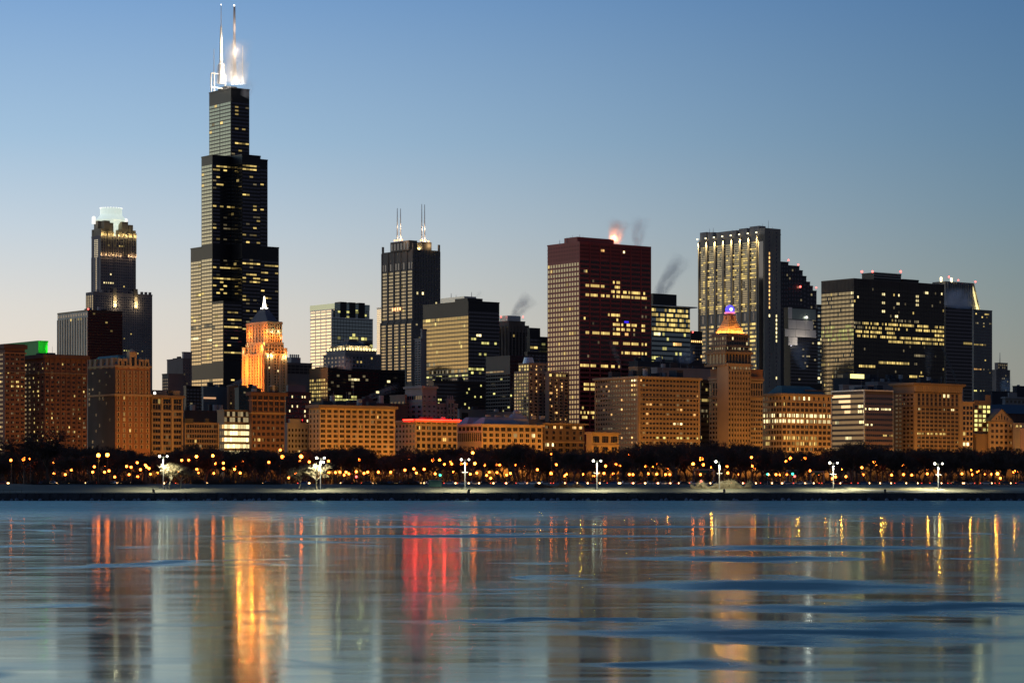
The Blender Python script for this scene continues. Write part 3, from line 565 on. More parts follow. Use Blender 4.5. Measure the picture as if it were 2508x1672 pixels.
def tubeface(i, j, face, z0, z1):
    bk = Blk(); bk.x0, bk.x1, bk.y0, bk.y1, bk.z0, bk.z1 = i * ax, (i + 1) * ax, j * ay, (j + 1) * ay, z0, z1
    X, Y, _ = b.world(bk.x0, bk.y0, 0); bk.Y = Y; bk.xc = 0
    fl = 4.05; 
    def py(z): return b.py(z, Y)
    k = int((z1 - z0) / fl)
    if k < 1: return
    ya, yb = py(z1), py(z1 - k * fl)
    b.grid(bk, face, 1, k, ya, yb, .95, .66 if face == 'S' else .42, 5 if face == 'E' else 4, p=.035 if face == 'E' else .03, em='y', g=G_BRZ if face == 'S' else G_BLK, lit=SL if face == 'E' else [(797, 467, 547, .5, 'd'), (828, 467, 520, .6, 'w'), (719, 480, 500, .9), (317, 512, 540, .7)], gap=.06, dim=.05 if face == 'E' else 0)  # paler glass on south faces puts the afterglow into their colour
order = sorted(tubes)
louv = 10.0
for (i, j), zt in tubes.items():
    b.P('wall', SK).box(i * ax, (i + 1) * ax, j * ay, (j + 1) * ay, 0, zt)
    b.P('parapet', SK).box(i * ax - .3, (i + 1) * ax + .3, j * ay - .3, (j + 1) * ay + .3, zt - 1.0, zt + .3)
    for face, nb in (('E', (i, j - 1)), ('S', (i - 1, j))):
        zl = tubes.get(nb, 0)
        if zl >= zt: continue
        top = zt - (louv * 1.5 if zt in (zL66, zTOP) else louv if zt == zL90 else 2)
        # glass from top louvre to the refuge floors at the bottom
        zlow = max(zl + 1, b.z(970)); segs = [(zlow, top)]
        res = []
        for s0, s1 in segs:
            for c0, c1 in ((b.z(925), b.z(893)), (zL66 - louv * 1.4, zL66), (zL90 - louv * .9, zL90)):
                pass
        cuts = [(b.z(925), b.z(893)), (zL66 - louv * 1.4, zL66), (zL90 - louv * .9, zL90)]
        segs = [(zlow, top)]
        for c0, c1 in cuts:
            ns_ = []
            for s0, s1 in segs:
                if c1 <= s0 or c0 >= s1: ns_.append((s0, s1)); continue
                if c0 > s0: ns_.append((s0, c0))
                if c1 < s1: ns_.append((c1, s1))
            segs = ns_
        for s0, s1 in segs: tubeface(i, j, face, s0, s1)
zt = zTOP
b.P('roof_house', SK).box(ax * 1.25, ax * 1.8, ay * 1.8, ay * 2.6, zt, zt + 5)
# masts
def tower_mast(px, wofs, prof, m):
    n = n_at(b.W + wofs, px); X, Y = xy(b.W + wofs, n); mb = MB()
    for (ya, ra), (yb, rb) in zip(prof[:-1], prof[1:]):
        mb.cyl(n - b.n, wofs, b.z(ya, Y), b.z(yb, Y), ra, rb, 10)
    return mb.build('antenna_mast', m, b.root), (n - b.n, wofs)
MASTW = mat('white painted mast', (.72, .68, .62), .5); MASTD = mat('grey mast tip', (.35, .33, .33), .6)
_, m1 = tower_mast(541.5, 2.2 * ay, [(206, 3.6), (158, 3.2), (155, 1.9), (104, 1.5), (66, 1.0), (64, .45), (13, .25)], MASTW)
_, m2 = tower_mast(574, 1.35 * ay, [(206, 3.0), (160, 2.2), (108, 1.6), (75, 1.2), (72, 1.5), (16, 1.1)], mat('dull white mast', (.7, .65, .6), .6))
b.beacon(573.5, 14, .9, 'w', 1.35 * ay); b.beacon(541.5, 12, .6, 'w', 2.2 * ay)
for px, w_, y0, y1 in ((524, 2.5, 205, 120), (532, 2.3, 205, 160), (550, 2.2, 205, 155), (566, 1.6, 200, 108), (594, 1.2, 205, 112), (570, 1.5, 200, 100)): b.mast(px, y0, y1, .55, m=MASTW, dy=w_ * ay)
mb = b.P('antenna_frame', MASTW); z160, z190 = b.z(161), b.z(196)
for zz in (z160, z190): mb.box(m1[0] - 13, m1[0] + 6, m1[1] - .6, m1[1] + .6, zz - .6, zz + .6)
for dx_ in (-13, -9, 5.5): mb.box(m1[0] + dx_ - .6, m1[0] + dx_ + .6, m1[1] - .6, m1[1] + .6, b.z(206), z160)
b.finish()
X, Y, Z = b.world(m1[0] - 5, m1[1] - 9, zt + 3); plight((X, Y, Z), 8000, (1, .93, .82), .5, 'flood_light')
X, Y, Z = b.world(m1[0] + 2, m1[1] - 7, b.z(158)); plight((X, Y, Z), 9000, (1, .88, .7), .5, 'flood_light')
X, Y, Z = b.world(m1[0] + 2, m1[1] - 7, b.z(110)); plight((X, Y, Z), 20000, (1, .82, .6), .5, 'flood_light'); X, Y, Z = b.world(m1[0] + 2, m1[1] - 8, b.z(80)); plight((X, Y, Z), 12000, (1, .82, .6), .5, 'flood_light'); X, Y, Z = b.world(m2[0] - 2, m2[1] - 9, b.z(110)); plight((X, Y, Z), 9000, (1, .8, .65), .5, 'flood_light'); X, Y, Z = b.world(m2[0] - 2, m2[1] - 9, b.z(50)); plight((X, Y, Z), 4000, (1, .8, .7), .5, 'flood_light')
X, Y, Z = b.world(m2[0] - 3, m2[1] - 9, zt + 4); plight((X, Y, Z), 9000, (1, .90, .76), .5, 'flood_light')
X, Y, Z = b.world(m2[0] + 9, m2[1] - 4, zt + 4); plight((X, Y, Z), 6000, (1, .86, .7), .5, 'flood_light')
SEARS_TOP = b.world(m2[0] + 1, m2[1] + 4, zt)

# ------------------------------------------------ orange floodlit tower
b = Bld('orange_floodlit_tower', 'slender stone tower floodlit orange with a dark pyramid roof and white lit spire', 1900, 648, 'skyscraper')
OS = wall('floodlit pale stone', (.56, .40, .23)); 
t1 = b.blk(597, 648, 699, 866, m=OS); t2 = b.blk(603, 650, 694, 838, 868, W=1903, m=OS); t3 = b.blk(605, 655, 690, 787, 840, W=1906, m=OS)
for t_, n_, ya, yb in ((t1, 7, 868, 960), (t3, 6, 790, 838), (t2, 6, 842, 866)):
    b.piers(t_, 'S', n_ + 1, OS, .45, .7, ya, yb); b.grid(t_, 'S', n_ + 1, max(2, int((yb - ya) / 7)), ya, yb, .4, .6, 1, p=.02, em='w')
    b.piers(t_, 'E', n_, OS, .4, .7, ya, yb); b.grid(t_, 'E', n_, max(2, int((yb - ya) / 7)), ya, yb, .45, .6, 1, p=.04, em='w')
for px, y0, y1 in ((602, 808, 866), (641, 795, 866), (652, 790, 870)): pass
for cu in (.0, .22, .78, 1): b.P('buttress', OS).box(-1.2, 1.2, t1.y1 * cu - 1.2, t1.y1 * cu + 1.2, 0, b.z(846 if cu in (0, 1) else 862))
for cu in (.0, .3, .72, 1): b.P('buttress', OS).box(t1.x1 * cu - 1.2, t1.x1 * cu + 1.2, -1.2, 1.2, 0, b.z(850 if cu in (0, 1) else 864))
b.P('pyramid_roof', SLATE).frus((t3.x0 + 1, t3.x1 - 3, t3.y0 + 1, t3.y1 - 1), t3.z1, ((t3.x0 + t3.x1) / 2 - 2, (t3.x0 + t3.x1) / 2 + 2, (t3.y0 + t3.y1) / 2 - 2, (t3.y0 + t3.y1) / 2 + 2), b.z(748))
b.band(t3, 787, 2.0, .7, OS)
sx_, sy_ = (t3.x0 + t3.x1) / 2, (t3.y0 + t3.y1) / 2
mb = MB(); mb.cyl(sx_, sy_, b.z(750), b.z(738), 2.0, 1.4, 10); mb.cyl(sx_, sy_, b.z(738), b.z(720), 1.3, .5, 8); mb.cyl(sx_, sy_, b.z(751), b.z(748.5), 3.4, 3.4, 10); mb.build('lit_spire', mat('white lit spire', (.8, .8, .7), .5, emit=(1, .92, .74), es=3.5), b.root)
b.finish()
OF = (1, .27, .03)
def fl(b, x, y, z, p, c, r=.4): X, Y, Z = b.world(x, y, z); plight((X, Y, Z), p, c, r, 'flood_light')
# orange wash from roofs of lower buildings to the south; white-green pools on the ledges
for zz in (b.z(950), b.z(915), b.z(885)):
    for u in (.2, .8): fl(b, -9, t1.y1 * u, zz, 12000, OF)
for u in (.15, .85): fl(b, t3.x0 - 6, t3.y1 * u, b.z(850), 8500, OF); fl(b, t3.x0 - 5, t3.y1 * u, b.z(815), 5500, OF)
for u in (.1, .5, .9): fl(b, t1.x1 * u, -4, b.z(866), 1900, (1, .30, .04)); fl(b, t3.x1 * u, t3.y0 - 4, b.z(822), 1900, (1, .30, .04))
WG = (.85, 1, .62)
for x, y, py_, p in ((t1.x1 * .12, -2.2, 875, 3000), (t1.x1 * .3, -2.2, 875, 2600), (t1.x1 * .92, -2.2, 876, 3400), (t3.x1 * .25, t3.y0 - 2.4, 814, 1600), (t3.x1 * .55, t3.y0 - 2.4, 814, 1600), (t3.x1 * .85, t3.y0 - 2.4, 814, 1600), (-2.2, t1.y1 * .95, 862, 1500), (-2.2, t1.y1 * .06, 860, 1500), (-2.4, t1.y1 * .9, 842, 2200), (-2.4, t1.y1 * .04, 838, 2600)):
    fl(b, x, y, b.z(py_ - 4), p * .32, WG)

# dark blocks left of it
b = Bld('stepped_stone_block', 'dark grey stepped stone block left of the tallest tower base', 2150, 440)
bl = b.blk(409, 448, 468, 878, m=GREYST); b2 = b.blk(397, 412, 450, 915, W=2145, m=GREYST); b3 = b.blk(446, 450, 470, 862, W=2190, m=CONC); b.grid(bl, 'E', 3, 16, 890, 1010, .4, .4, p=.12, em='d', g=G_BLK); b.grid(b2, 'S', 3, 10, 925, 1000, .4, .4, p=0, g=G_BLK); b.clutter(bl, 3, 3); b.finish()
b = Bld('black_pavilion_block', 'small black block at the foot of the tallest tower', 1850, 455); bl = b.blk(450, 456, 497, 945, m=BLACK); b.grid(bl, 'E', 5, 12, 950, 1050, .7, .5, p=.08, em='d', g=G_BLK); b.finish()
b = Bld('blue_grey_block', 'blue grey windowless block with one amber sign at the foot of the tallest tower', 1700, 498); bl = b.blk(494, 498, 560, 947, m=mat('blue grey panel', (.10, .13, .15), .6, noise=.15)); b.P('sign_panel', mat('amber sign glow', (.4, .2, .1), .5, emit=(1, .52, .26), es=.7)).box(0, 11, -.6, -.3, b.z(976), b.z(972)); b.clutter(bl, 4, 4); b2 = b.blk(556, 560, 605, 944, W=1690, m=BRICK2); b.grid(b2, 'E', 4, 6, 955, 1010, .3, .4, p=.02); b.finish()
b = Bld('low_teal_block', 'low teal dark block right of the brown fire wall', 1650, 585); bl = b.blk(575, 585, 640, 950, m=mat('teal grey panel', (.05, .075, .07), .6, noise=.3)); b.grid(bl, 'E', 6, 6, 956, 1010, .5, .5, p=.05, em='d'); b.clutter(bl, 4, 6); b.finish()
b = Bld('low_slate_block', 'low dark slate block behind the fine grid building', 1480, 455); bl = b.blk(440, 452, 560, 1005, m=ROOF); b.clutter(bl, 10, 6); b.finish()
b = Bld('plain_stone_slab', 'plain grey stone slab with a cooling frame on its roof right of the orange tower', 2000, 702)
bl = b.blk(692, 702, 764, 888, m=GREYST); b.grid(bl, 'E', 6, 3, 892, 915, .9, .8, p=0, g=glass('matt louvre', (.1, .09, .08), .7)); b.P('cooling_frame', STEELP).box(bl.x1 * .25, bl.x1 * .62, 3, 12, bl.z1, b.z(874))
for k in range(5): b.P('cooling_frame', STEELP).box(bl.x1 * (.27 + .08 * k), bl.x1 * (.29 + .08 * k), 5, 7, b.z(874), b.z(866))
b.P('amber_sign', mat('amber strip glow', (.4, .2, .1), .5, emit=(1, .45, .12), es=6)).box(bl.x1 * .02, bl.x1 * .28, -1.2, -.6, b.z(959.5), b.z(955)); b.finish()
b = Bld('blue_lit_block', 'dark blue grey block with scattered small lights left of the long orange hotel', 1480, 700)
bl = b.blk(690, 700, 762, 960, m=BLACK); b.grid(bl, 'E', 10, 6, 965, 1035, .4, .5, p=.14, em='w', g=G_BLK); b.pent(bl, .1, .8, .1, .5, 5, mat('blue grey panel', (.1, .13, .15), .6)); b.finish()

# white glass tower
b = Bld('white_glass_tower', 'pale mirror glass tower with a three notched dark crown', 2150, 812, 'skyscraper')
bl = b.blk(760, 812, 913, 777, m=WHITEM); 
b.grid(bl, 'S', 4, 30, 755, 1000, .86, .6, 1, p=0, g=G_PALE, lv=(1,)); b.grid(bl, 'E', 14, 26, 780, 1000, .9, .82, 1, p=.02, em='g', g=G_BLUE, lit=[(824, 830, 905, .5, 'g')])
tp = b.blk(760, 820, 905, 745, 778, W=2154, m=BLACK); cl = b.blk(760, 812, 816, 757, 778, W=2150, m=WHITEM); b.grid(tp, 'S', 4, 4, 757, 778, .95, .7, 1, p=0, g=G_PALE); b.grid(tp, 'E', 12, 5, 747, 778, .9, .8, 1, p=.1, em='g', g=G_BLUE, lit=[(760, 820, 905, .5, 'g'), (771, 820, 905, .4, 'g')]); b.P('glass_crown', mat('pale crown glass', (.35, .45, .42), .15, .6)).box(tp.x0 - .5, tp.x1, tp.y0 - .4, tp.y1, b.z(755), tp.z1 + 1)
for px in (833, 855, 878):
    n = n_at(2154, px) - b.n; b.P('crown_notch', BLACK).box(n, n + 7.5, 3.2, 14, tp.z0, b.z(737))
b.P('dark_cladding', BLACK).box(.1, bl.x1 + .1, -.05, .0, 0, bl.z1)
b.finish()
b = Bld('white_sliver_tower', 'narrow white banded tower left of the twin spired skyscraper', 2650, 925)
bl = b.blk(923, 935, 945, 753, m=WHITEM); b.grid(bl, 'S', 1, 30, 757, 900, .95, .5, 1, p=0, g=G_PALE); b.finish()
# domed dark building with lit crown
b = Bld('domed_stone_building', 'dark stone building with a shallow dome ringed by yellow lights', 2080, 845)
bl = b.blk(792, 845, 932, 866, m=DGREY); b.grid(bl, 'E', 10, 6, 870, 930, .4, .5, p=.08, em='y', g=G_BLK); b.grid(bl, 'S', 6, 6, 870, 930, .4, .5, p=.04, em='y', g=G_BLK)
t2 = b.blk(800, 846, 922, 856, 868, W=2086, m=DGREY); t3 = b.blk(810, 848, 908, 846, 858, W=2092, m=GREYST)
b.P('dome', mat('dome copper', (.10, .10, .075), .6, noise=.2)).frus((t3.x0 + 1, t3.x1 - 1, t3.y0 + 1, t3.y1 - 1), t3.z1, (t3.x0 + 9, t3.x1 - 9, t3.y0 + 9, t3.y1 - 9), b.z(832)); b.P('lantern', GREYST).box(t3.x0 + 9.5, t3.x1 - 9.5, t3.y0 + 9.5, t3.y1 - 9.5, b.z(832), b.z(826))
CRL = mat('crown lamp glow', (.5, .4, .2), .5, emit=(1, .82, .35), es=2.0)
mb = b.P('crown_lamp', CRL)
for i in range(11): x = t2.x0 + (t2.x1 - t2.x0) * (i + .3) / 11.; mb.box(x, x + 1.6, t2.y0 - .6, t2.y0 - .1, t2.z1 - .3, t2.z1 + 2.2)
for i in range(6): y = t2.y0 + (t2.y1 - t2.y0) * (i + .3) / 6.; mb.box(t2.x0 - .6, t2.x0 - .1, y, y + 1.6, t2.z1 - .3, t2.z1 + 2.2)
b.finish()
for u in (.2, .5, .8): fl(b, t3.x0 + (t3.x1 - t3.x0) * u, t3.y0 - 3, t3.z0 + 2, 1800, (1, .85, .4))
fl(b, t3.x0 - 3, t3.y0 + 10, t3.z0 + 2, 1800, (1, .85, .4))
# black lower building
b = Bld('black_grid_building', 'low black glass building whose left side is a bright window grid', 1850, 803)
bl = b.blk(758, 803, 902, 901, m=BLACK); b.grid(bl, 'S', 8, 9, 925, 1010, .7, .6, 1, p=.9, em='y', g=G_PALE, lv=(1, 1, 2));  # yellow emissive panes stand in for a bright reflection on the south side
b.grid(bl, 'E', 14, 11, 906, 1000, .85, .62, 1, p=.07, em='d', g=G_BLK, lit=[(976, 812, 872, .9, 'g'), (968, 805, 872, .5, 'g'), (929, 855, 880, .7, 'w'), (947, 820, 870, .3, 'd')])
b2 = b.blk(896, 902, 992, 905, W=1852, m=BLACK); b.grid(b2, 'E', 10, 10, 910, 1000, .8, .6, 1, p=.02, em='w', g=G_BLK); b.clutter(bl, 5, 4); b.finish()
b = Bld('roof_cluster_hall', 'low dark hall with snowy roof units behind the long orange hotel', 1480, 890); bl = b.blk(760, 800, 1000, 985, m=ROOF); b.clutter(bl, 14, 6); b.finish()

# twin spired skyscraper
b = Bld('twin_spire_skyscraper', 'grey granite skyscraper with four thin spires and an amber lit roof', 2350, 1012, 'skyscraper')
GR = wall('warm grey granite', (.21, .18, .145))
bl = b.blk(935, 1012, 1078, 610, m=GR, roof=False); b0 = b.blk(932, 1010, 1080, 785, W=2347, m=GR, roof=False); 
b.grid(bl, 'S', 5, 14, 660, 780, .78, .62, 3, p=.02, em='y', g=G_GREY, ua=.0, ub=.2 * 0 + 1); b.piers(bl, 'S', 5, GR, .22, .8, 612, 790)
b.grid(b0, 'S', 5, 19, 790, 935, .78, .62, 3, p=.03, em='y', g=G_GREY, lit=[(850, 935, 1015, .35, 'y')]); b.piers(b0, 'S', 5, GR, .25, .8, 785, 940)
b.grid(bl, 'S', 12, 1, 640, 658, .45, .9, 1, p=0, g=G_BLK); b.grid(bl, 'E', 10, 14, 620, 780, .6, .55, 1, p=.025, em='w', g=G_BLK); b.grid(b0, 'E', 10, 20, 790, 950, .6, .55, 1, p=.03, em='d', g=G_BLK)
b.piers(bl, 'E', 10, GR, .3, .6, 612, 785)
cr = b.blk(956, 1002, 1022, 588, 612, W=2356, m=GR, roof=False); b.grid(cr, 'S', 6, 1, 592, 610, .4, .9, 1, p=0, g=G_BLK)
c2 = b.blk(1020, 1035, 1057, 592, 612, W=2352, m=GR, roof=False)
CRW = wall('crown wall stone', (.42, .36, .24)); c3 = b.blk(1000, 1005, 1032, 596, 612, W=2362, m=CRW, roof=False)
for (x, y) in ((0, 0), (0, bl.y1 - 2), (bl.x1 - 2, 0)): b.P('pinnacle', GR).box(x, x + 2, y, y + 2, bl.z1, bl.z1 + 7)
SPW = mat('pale spire steel', (.75, .70, .62), .5)
for px, y0, y1 in ((973, 590, 510), (981, 590, 511), (1033, 595, 500), (1040, 595, 501)): b.mast(px, y0, y1, .8, m=SPW, dy=14, part='spire')
AMB = mat('amber lamp glow', (.5, .3, .1), .5, emit=(1, .45, .18), es=3)
for px, py_ in ((966, 591), (972, 590), (978, 589), (984, 588), (1030, 586), (1036, 585), (1042, 585), (1049, 587)):
    n = n_at(2356, px) - b.n; mb = MB(); mb.ball(n, 5.5, b.z(py_), 1.0, 8); mb.build('roof_lamp', AMB, b.root)
mb = b.P('facade_lamp', AMB)
for yy in (753, 897):
    for px in (964, 970, 976, 982): 
        yw = w_at(b.n, px) - b.W; mb.box(-1.6, -.9, yw - .8, yw + .8, b.z(yy + 4), b.z(yy - 3))
b.finish()
fl(b, c3.x0 + 9, c3.y0 - 3, c3.z0 + 1.5, 2600, (1, .78, .4)); fl(b, c3.x0 + 16, c3.y0 - 3, c3.z0 + 1.5, 2600, (1, .78, .4)); fl(b, c2.x0 + 9, c2.y0 - 3, c2.z1 - 4, 1500, (1, .7, .35))
for px in (981, 1040): n = n_at(2364, px) - b.n; fl(b, n - 2, 11, b.z(583), 2500, (1, .75, .55)); fl(b, n - 3, 11, b.z(555), 1500, (1, .75, .55))

# gold window slab
b = Bld('gold_window_slab', 'black tower whose left side is a broad gold tinted window wall', 1900, 1147, 'skyscraper')
bl = b.blk(1036, 1147, 1223, 737, m=BLACK); G1 = mat('gold spandrel', (.05, .04, .025), .5, .3)
b.grid(bl, 'S', 30, 14, 772, 912, .86, .74, 1, p=.01, em='y', g=G_GOLD, lit=[(777, 1037, 1080, .45, 'y'), (787, 1055, 1080, .5), (777, 1120, 1130, .9), (908, 1040, 1147, .5, 'd'), (885, 1037, 1065, .5, 'd')])
b.grid(bl, 'S', 14, 10, 914, 1000, .8, .5, 1, p=.12, em='g', g=G_BLK, lit=[(918, 1037, 1147, .7, 'g'), (926, 1037, 1147, .3, 'g')])
b.grid(bl, 'E', 12, 26, 760, 1000, .85, .6, 1, p=.02, em='g', g=G_BLK, lit=[(840, 1180, 1215, .7, 'g'), (903, 1150, 1190, .7, 'g'), (913, 1150, 1190, .7, 'g'), (823, 1160, 1178, .4, 'w')])
b.pent(bl, .02, .4, .1, .62, 5, ALU); b.P('roof_house', BLACK).box(.5, bl.x1 * .5, 2, bl.y1 * .3, bl.z1, b.z(729)); b.mast(1105, 733, 718, .4, dy=40); b.mast(1117, 733, 722, .3, dy=30); b.mast(1155, 733, 715, .4, dy=10); b.finish()
b = Bld('pink_stone_slab', 'thin pinkish stone slab standing against the gold window tower', 1880, 1030)
bl = b.blk(1016, 1031, 1040, 829, m=CONC); b2 = b.blk(1030, 1034, 1045, 806, W=1884, m=CONC); b.grid(bl, 'S', 2, 22, 835, 960, .7, .4, p=0, g=G_MID); b.finish()
b = Bld('low_black_annex', 'low black office annex with yellow windows under the gold window tower', 1700, 1062)
bl = b.blk(1050, 1062, 1190, 932, m=BLACK); b.grid(bl, 'E', 26, 9, 936, 1020, .7, .5, 1, p=.10, em='g', g=G_BLK, lv=(1, 2, 2)); b.clutter(bl, 5, 4)
b2 = b.blk(1118, 1125, 1190, 1002, W=1560, m=GREYST); b3 = b.blk(1190, 1192, 1262, 1008, W=1560, m=CONC); b.clutter(b3, 4, 3); b.finish()
b = Bld('blue_grey_roof_block', 'small blue grey block with a dark doorway right of the red cornice', 1530, 1125); bl = b.blk(1112, 1125, 1186, 1003, m=mat('blue grey panel', (.1, .13, .15), .6)); b.P('doorway', G_DARK).box(bl.x1 * .1, bl.x1 * .35, -.3, -.1, 0, b.z(1010)); b.clutter(bl, 4, 3); b.finish()
b = Bld('dark_grey_box', 'plain dark grey box building right of the gold window tower', 1750, 1248)
bl = b.blk(1190, 1249, 1290, 871, m=mat('dark charcoal panel', (.05, .05, .05), .5, noise=.15)); b.grid(bl, 'S', 5, 1, 906, 911, .9, .8, p=.3, em='d', g=G_MID, ub=.75); b.grid(bl, 'S', 10, 11, 914, 1010, .8, .5, p=.10, em='g', g=G_BLK); b.grid(bl, 'E', 8, 14, 880, 1010, .7, .5, p=.1, em='g', g=G_BLK); b.finish()
b = Bld('brown_deco_tower', 'brown stone tower with vertical ribs and red beacons behind the gold window tower', 2100, 1245)
bl = b.blk(1215, 1246, 1295, 796, m=BROWNST); t_ = b.blk(1218, 1246, 1286, 786, 798, W=2104, m=BROWNST)
b.grid(bl, 'S', 4, 1, 800, 900, .4, 1, p=0, g=G_MID); b.grid(bl, 'E', 6, 14, 812, 900, .45, .9, p=.03, em='y', g=G_BLK); b.piers(bl, 'E', 6, BROWNST, .3, .7); b.piers(bl, 'S', 4, BROWNST, .3, .7)
b.pent(t_, .0, .8, .1, .8, 6, ALU)
for px in (1227, 1250, 1262, 1281): b.beacon(px, 776, .8, dy=12)
b.finish()
b = Bld('dark_round_corner_block', 'dark block with a yellow lit strip behind the oxide red tower', 2000, 1296)
bl = b.blk(1290, 1298, 1345, 824, m=BLACK); b.pent(bl, .0, .55, .1, .8, 9, BLACK); b.grid(bl, 'E', 5, 8, 828, 900, .9, .6, p=.03, em='g', g=G_BLK, lit=[(850, 1300, 1333, .9, 'y')]); b.finish()
b = Bld('dark_infill_block', 'dark block with few lights below the yellow strip building', 1780, 1290); bl = b.blk(1285, 1292, 1345, 862, m=BLACK); b.grid(bl, 'E', 6, 12, 866, 960, .7, .5, p=.04, em='d', g=G_BLK); b.finish()
# apartment towers
b = Bld('lit_apartment_tower', 'apartment tower with glowing amber window pairs left of the oxide red tower', 1480, 1295, 'apartments')
APT = wall('orange concrete', (.30, .22, .15))
bl = b.blk(1259, 1295, 1341, 908, m=APT, roof=False); tt = b.blk(1270, 1296, 1341, 889, 910, W=1483, m=APT)
b.grid(bl, 'S', 6, 13, 912, 1020, .62, .62, 1, p=.5, em='y', g=G_GREY, lit=[], lv=(0, 1, 1)); b.grid(bl, 'E', 4, 13, 912, 1020, .5, .5, 2, p=.18, em='o', dim=.05); b.grid(tt, 'S', 4, 2, 892, 908, .6, .7, 1, p=.9, em='y', lv=(2,)); b.grid(tt, 'E', 4, 2, 892, 908, .4, .5, 2, p=.3, em='o')
b.P('roof_dome', ALU).cyl(6, 8, tt.z1, tt.z1 + 4.5, 4.5, 3.2, 12); b.clutter(tt, 3, 4); b.finish()
b = Bld('second_apartment_tower', 'lower apartment tower with two glaring roof windows against the oxide red tower', 1470, 1343, 'apartments')
bl = b.blk(1335, 1343, 1393, 912, m=APT); b.grid(bl, 'E', 3, 1, 914, 922, .8, .8, 2, p=.7, em='y', lv=(2, 3)); b.grid(bl, 'E', 4, 13, 926, 1030, .55, .5, 2, p=.17, em='o', dim=.03); b.piers(bl, 'E', 4, APT, .15, .8); b.finish()

# ------------------------------------------------ oxide red tower
b = Bld('oxide_red_tower', 'dark red steel tower with long bands of yellow office windows', 1650, 1419, 'skyscraper', cap=100)
bl = b.blk(1341, 1419, 1594, 592, m=REDST)
CL = [(699, 1436, 1479, .95), (697, 1500, 1520, .7), (687, 1499, 1518, .8), (710, 1497, 1582, .8), (721, 1433, 1463, .9), (721, 1470, 1504, .95), (721, 1511, 1542, .95), (721, 1547, 1582, .9), (770, 1489, 1517, .8), (792, 1500, 1526, .8), (792, 1535, 1555, .95), (792, 1568, 1578, 1), (803, 1510, 1543, .8), (803, 1551, 1561, .9), (803, 1568, 1578, 1), (817, 1436, 1445, 1), (817, 1452, 1494, .9), (817, 1503, 1517, .9), (817, 1520, 1540, .7, 'o'), (839, 1503, 1582, .9), (862, 1520, 1582, .85), (889, 1420, 1463, .85), (889, 1471, 1520, .7), (935, 1430, 1459, .95), (948, 1430, 1459, .95), (1020, 1419, 1460, .4), (1008, 1419, 1460, .4)]
b.grid(bl, 'E', 7, 36, 634, 1050, .86, .56, 5, p=.012, em='y', g=mat('dark red tinted glass', (.02, .006, .008), .12), lit=CL, lv=(2, 2, 3), gap=.1, dim=.015)
b.piers(bl, 'E', 7, REDST, .08, .5, 594, 1050)
b.grid(bl, 'S', 12, 34, 640, 1050, .6, .62, 1, p=.03, em='y', g=G_GREY, lit=[(654, 1350, 1362, .8), (661, 1380, 1390, .8), (755, 1345, 1350, 1), (755, 1380, 1400, .9), (780, 1368, 1380, 1), (812, 1392, 1412, .8)], lv=(1, 1, 2))
b.grid(bl, 'E', 7, 4, 596, 632, .88, .62, 5, p=.0, g=mat('dark red panel', (.16, .03, .026), .6), gap=.08, lit=[(610, 1470, 1480, .5, 'o'), (610, 1520, 1530, .4, 'w')]); b.grid(bl, 'S', 12, 4, 597, 636, .7, .6, 1, p=0, g=mat('red panel', (.24, .045, .036), .6))
for q in (604, 613, 622, 631): b.band(bl, q, .5, .15, REDST, 'belt_course')
b.P('roof_house', REDST).box(bl.x1 * .0 + 1, bl.x1 * .52, 4, bl.y1 * .5, bl.z1, bl.z1 + 4.6)
for px, y in ((1388, 582), (1397, 580), (1402, 577), (1420, 574), (1428, 578), (1371, 588), (1461, 586)): b.mast(px, 600, y, .3, dy=18)
b.beacon(1447, 587, 1.2, dy=14)
n = n_at(1650, 1535) - b.n; mb = MB(); mb.quad((n - 3, -.3, b.z(785)), (n + 2, -.3, b.z(785)), (n + 2, -.3, b.z(780)), (n - 3, -.3, b.z(780))); mb.build('blue_window', mat('blue screen glow', (0, 0, .3), .5, emit=(.05, .03, 1), es=.9), b.root)
b.finish(); X, Y, Z = b.world(bl.x1 * .56, 8, bl.z1 + 2); CNA_ROOF = (X, Y, Z); plight((X, Y + 2, Z + 4), 15000, (1, .42, .20), .6, 'flood_light')
CNA_R2 = b.world(bl.x1 * .76, 12, bl.z1)

# glass building right of it
b = Bld('teal_glass_office', 'teal glass office tower with rows of bright yellow floors and a thin projecting roof', 1800, 1596)
bl = b.blk(1585, 1596, 1690, 749, m=mat('teal steel', (.03, .06, .07), .5))
b.grid(bl, 'E', 18, 13, 752, 905, .92, .6, 1, p=.1, em='g', g=G_BLUE, lit=[(757, 1594, 1690, .75, 'y'), (769, 1594, 1690, .5, 'y'), (781, 1594, 1690, .65, 'y'), (792, 1594, 1690, .7, 'y'), (804, 1594, 1690, .9, 'y'), (816, 1600, 1615, .95, 'w'), (840, 1650, 1668, .7, 'o'), (875, 1594, 1622, .8)], lv=(1, 2, 2, 3))
b.P('roof_plate', ALU).box(-4, bl.x1 + 6, -4, bl.y1, bl.z1, bl.z1 + 1); b.pent(bl, .05, .66, .1, .8, 12, BLACK); b.finish(); GLASS_ROOF = b.world(bl.x1 * .2, 5, bl.z1 + 11)
b = Bld('orange_strip_block', 'small dark block with one strip of orange lamps between two towers', 2100, 1692); bl = b.blk(1685, 1692, 1720, 811, m=BLACK); b.grid(bl, 'E', 6, 1, 833, 838, .6, .9, 1, p=1, em='o', lv=(3,)); b.grid(bl, 'E', 6, 8, 842, 910, .6, .6, 1, p=.12, em='o', g=G_BLK); b.beacon(1697, 813, .8, dy=-1); b.finish()
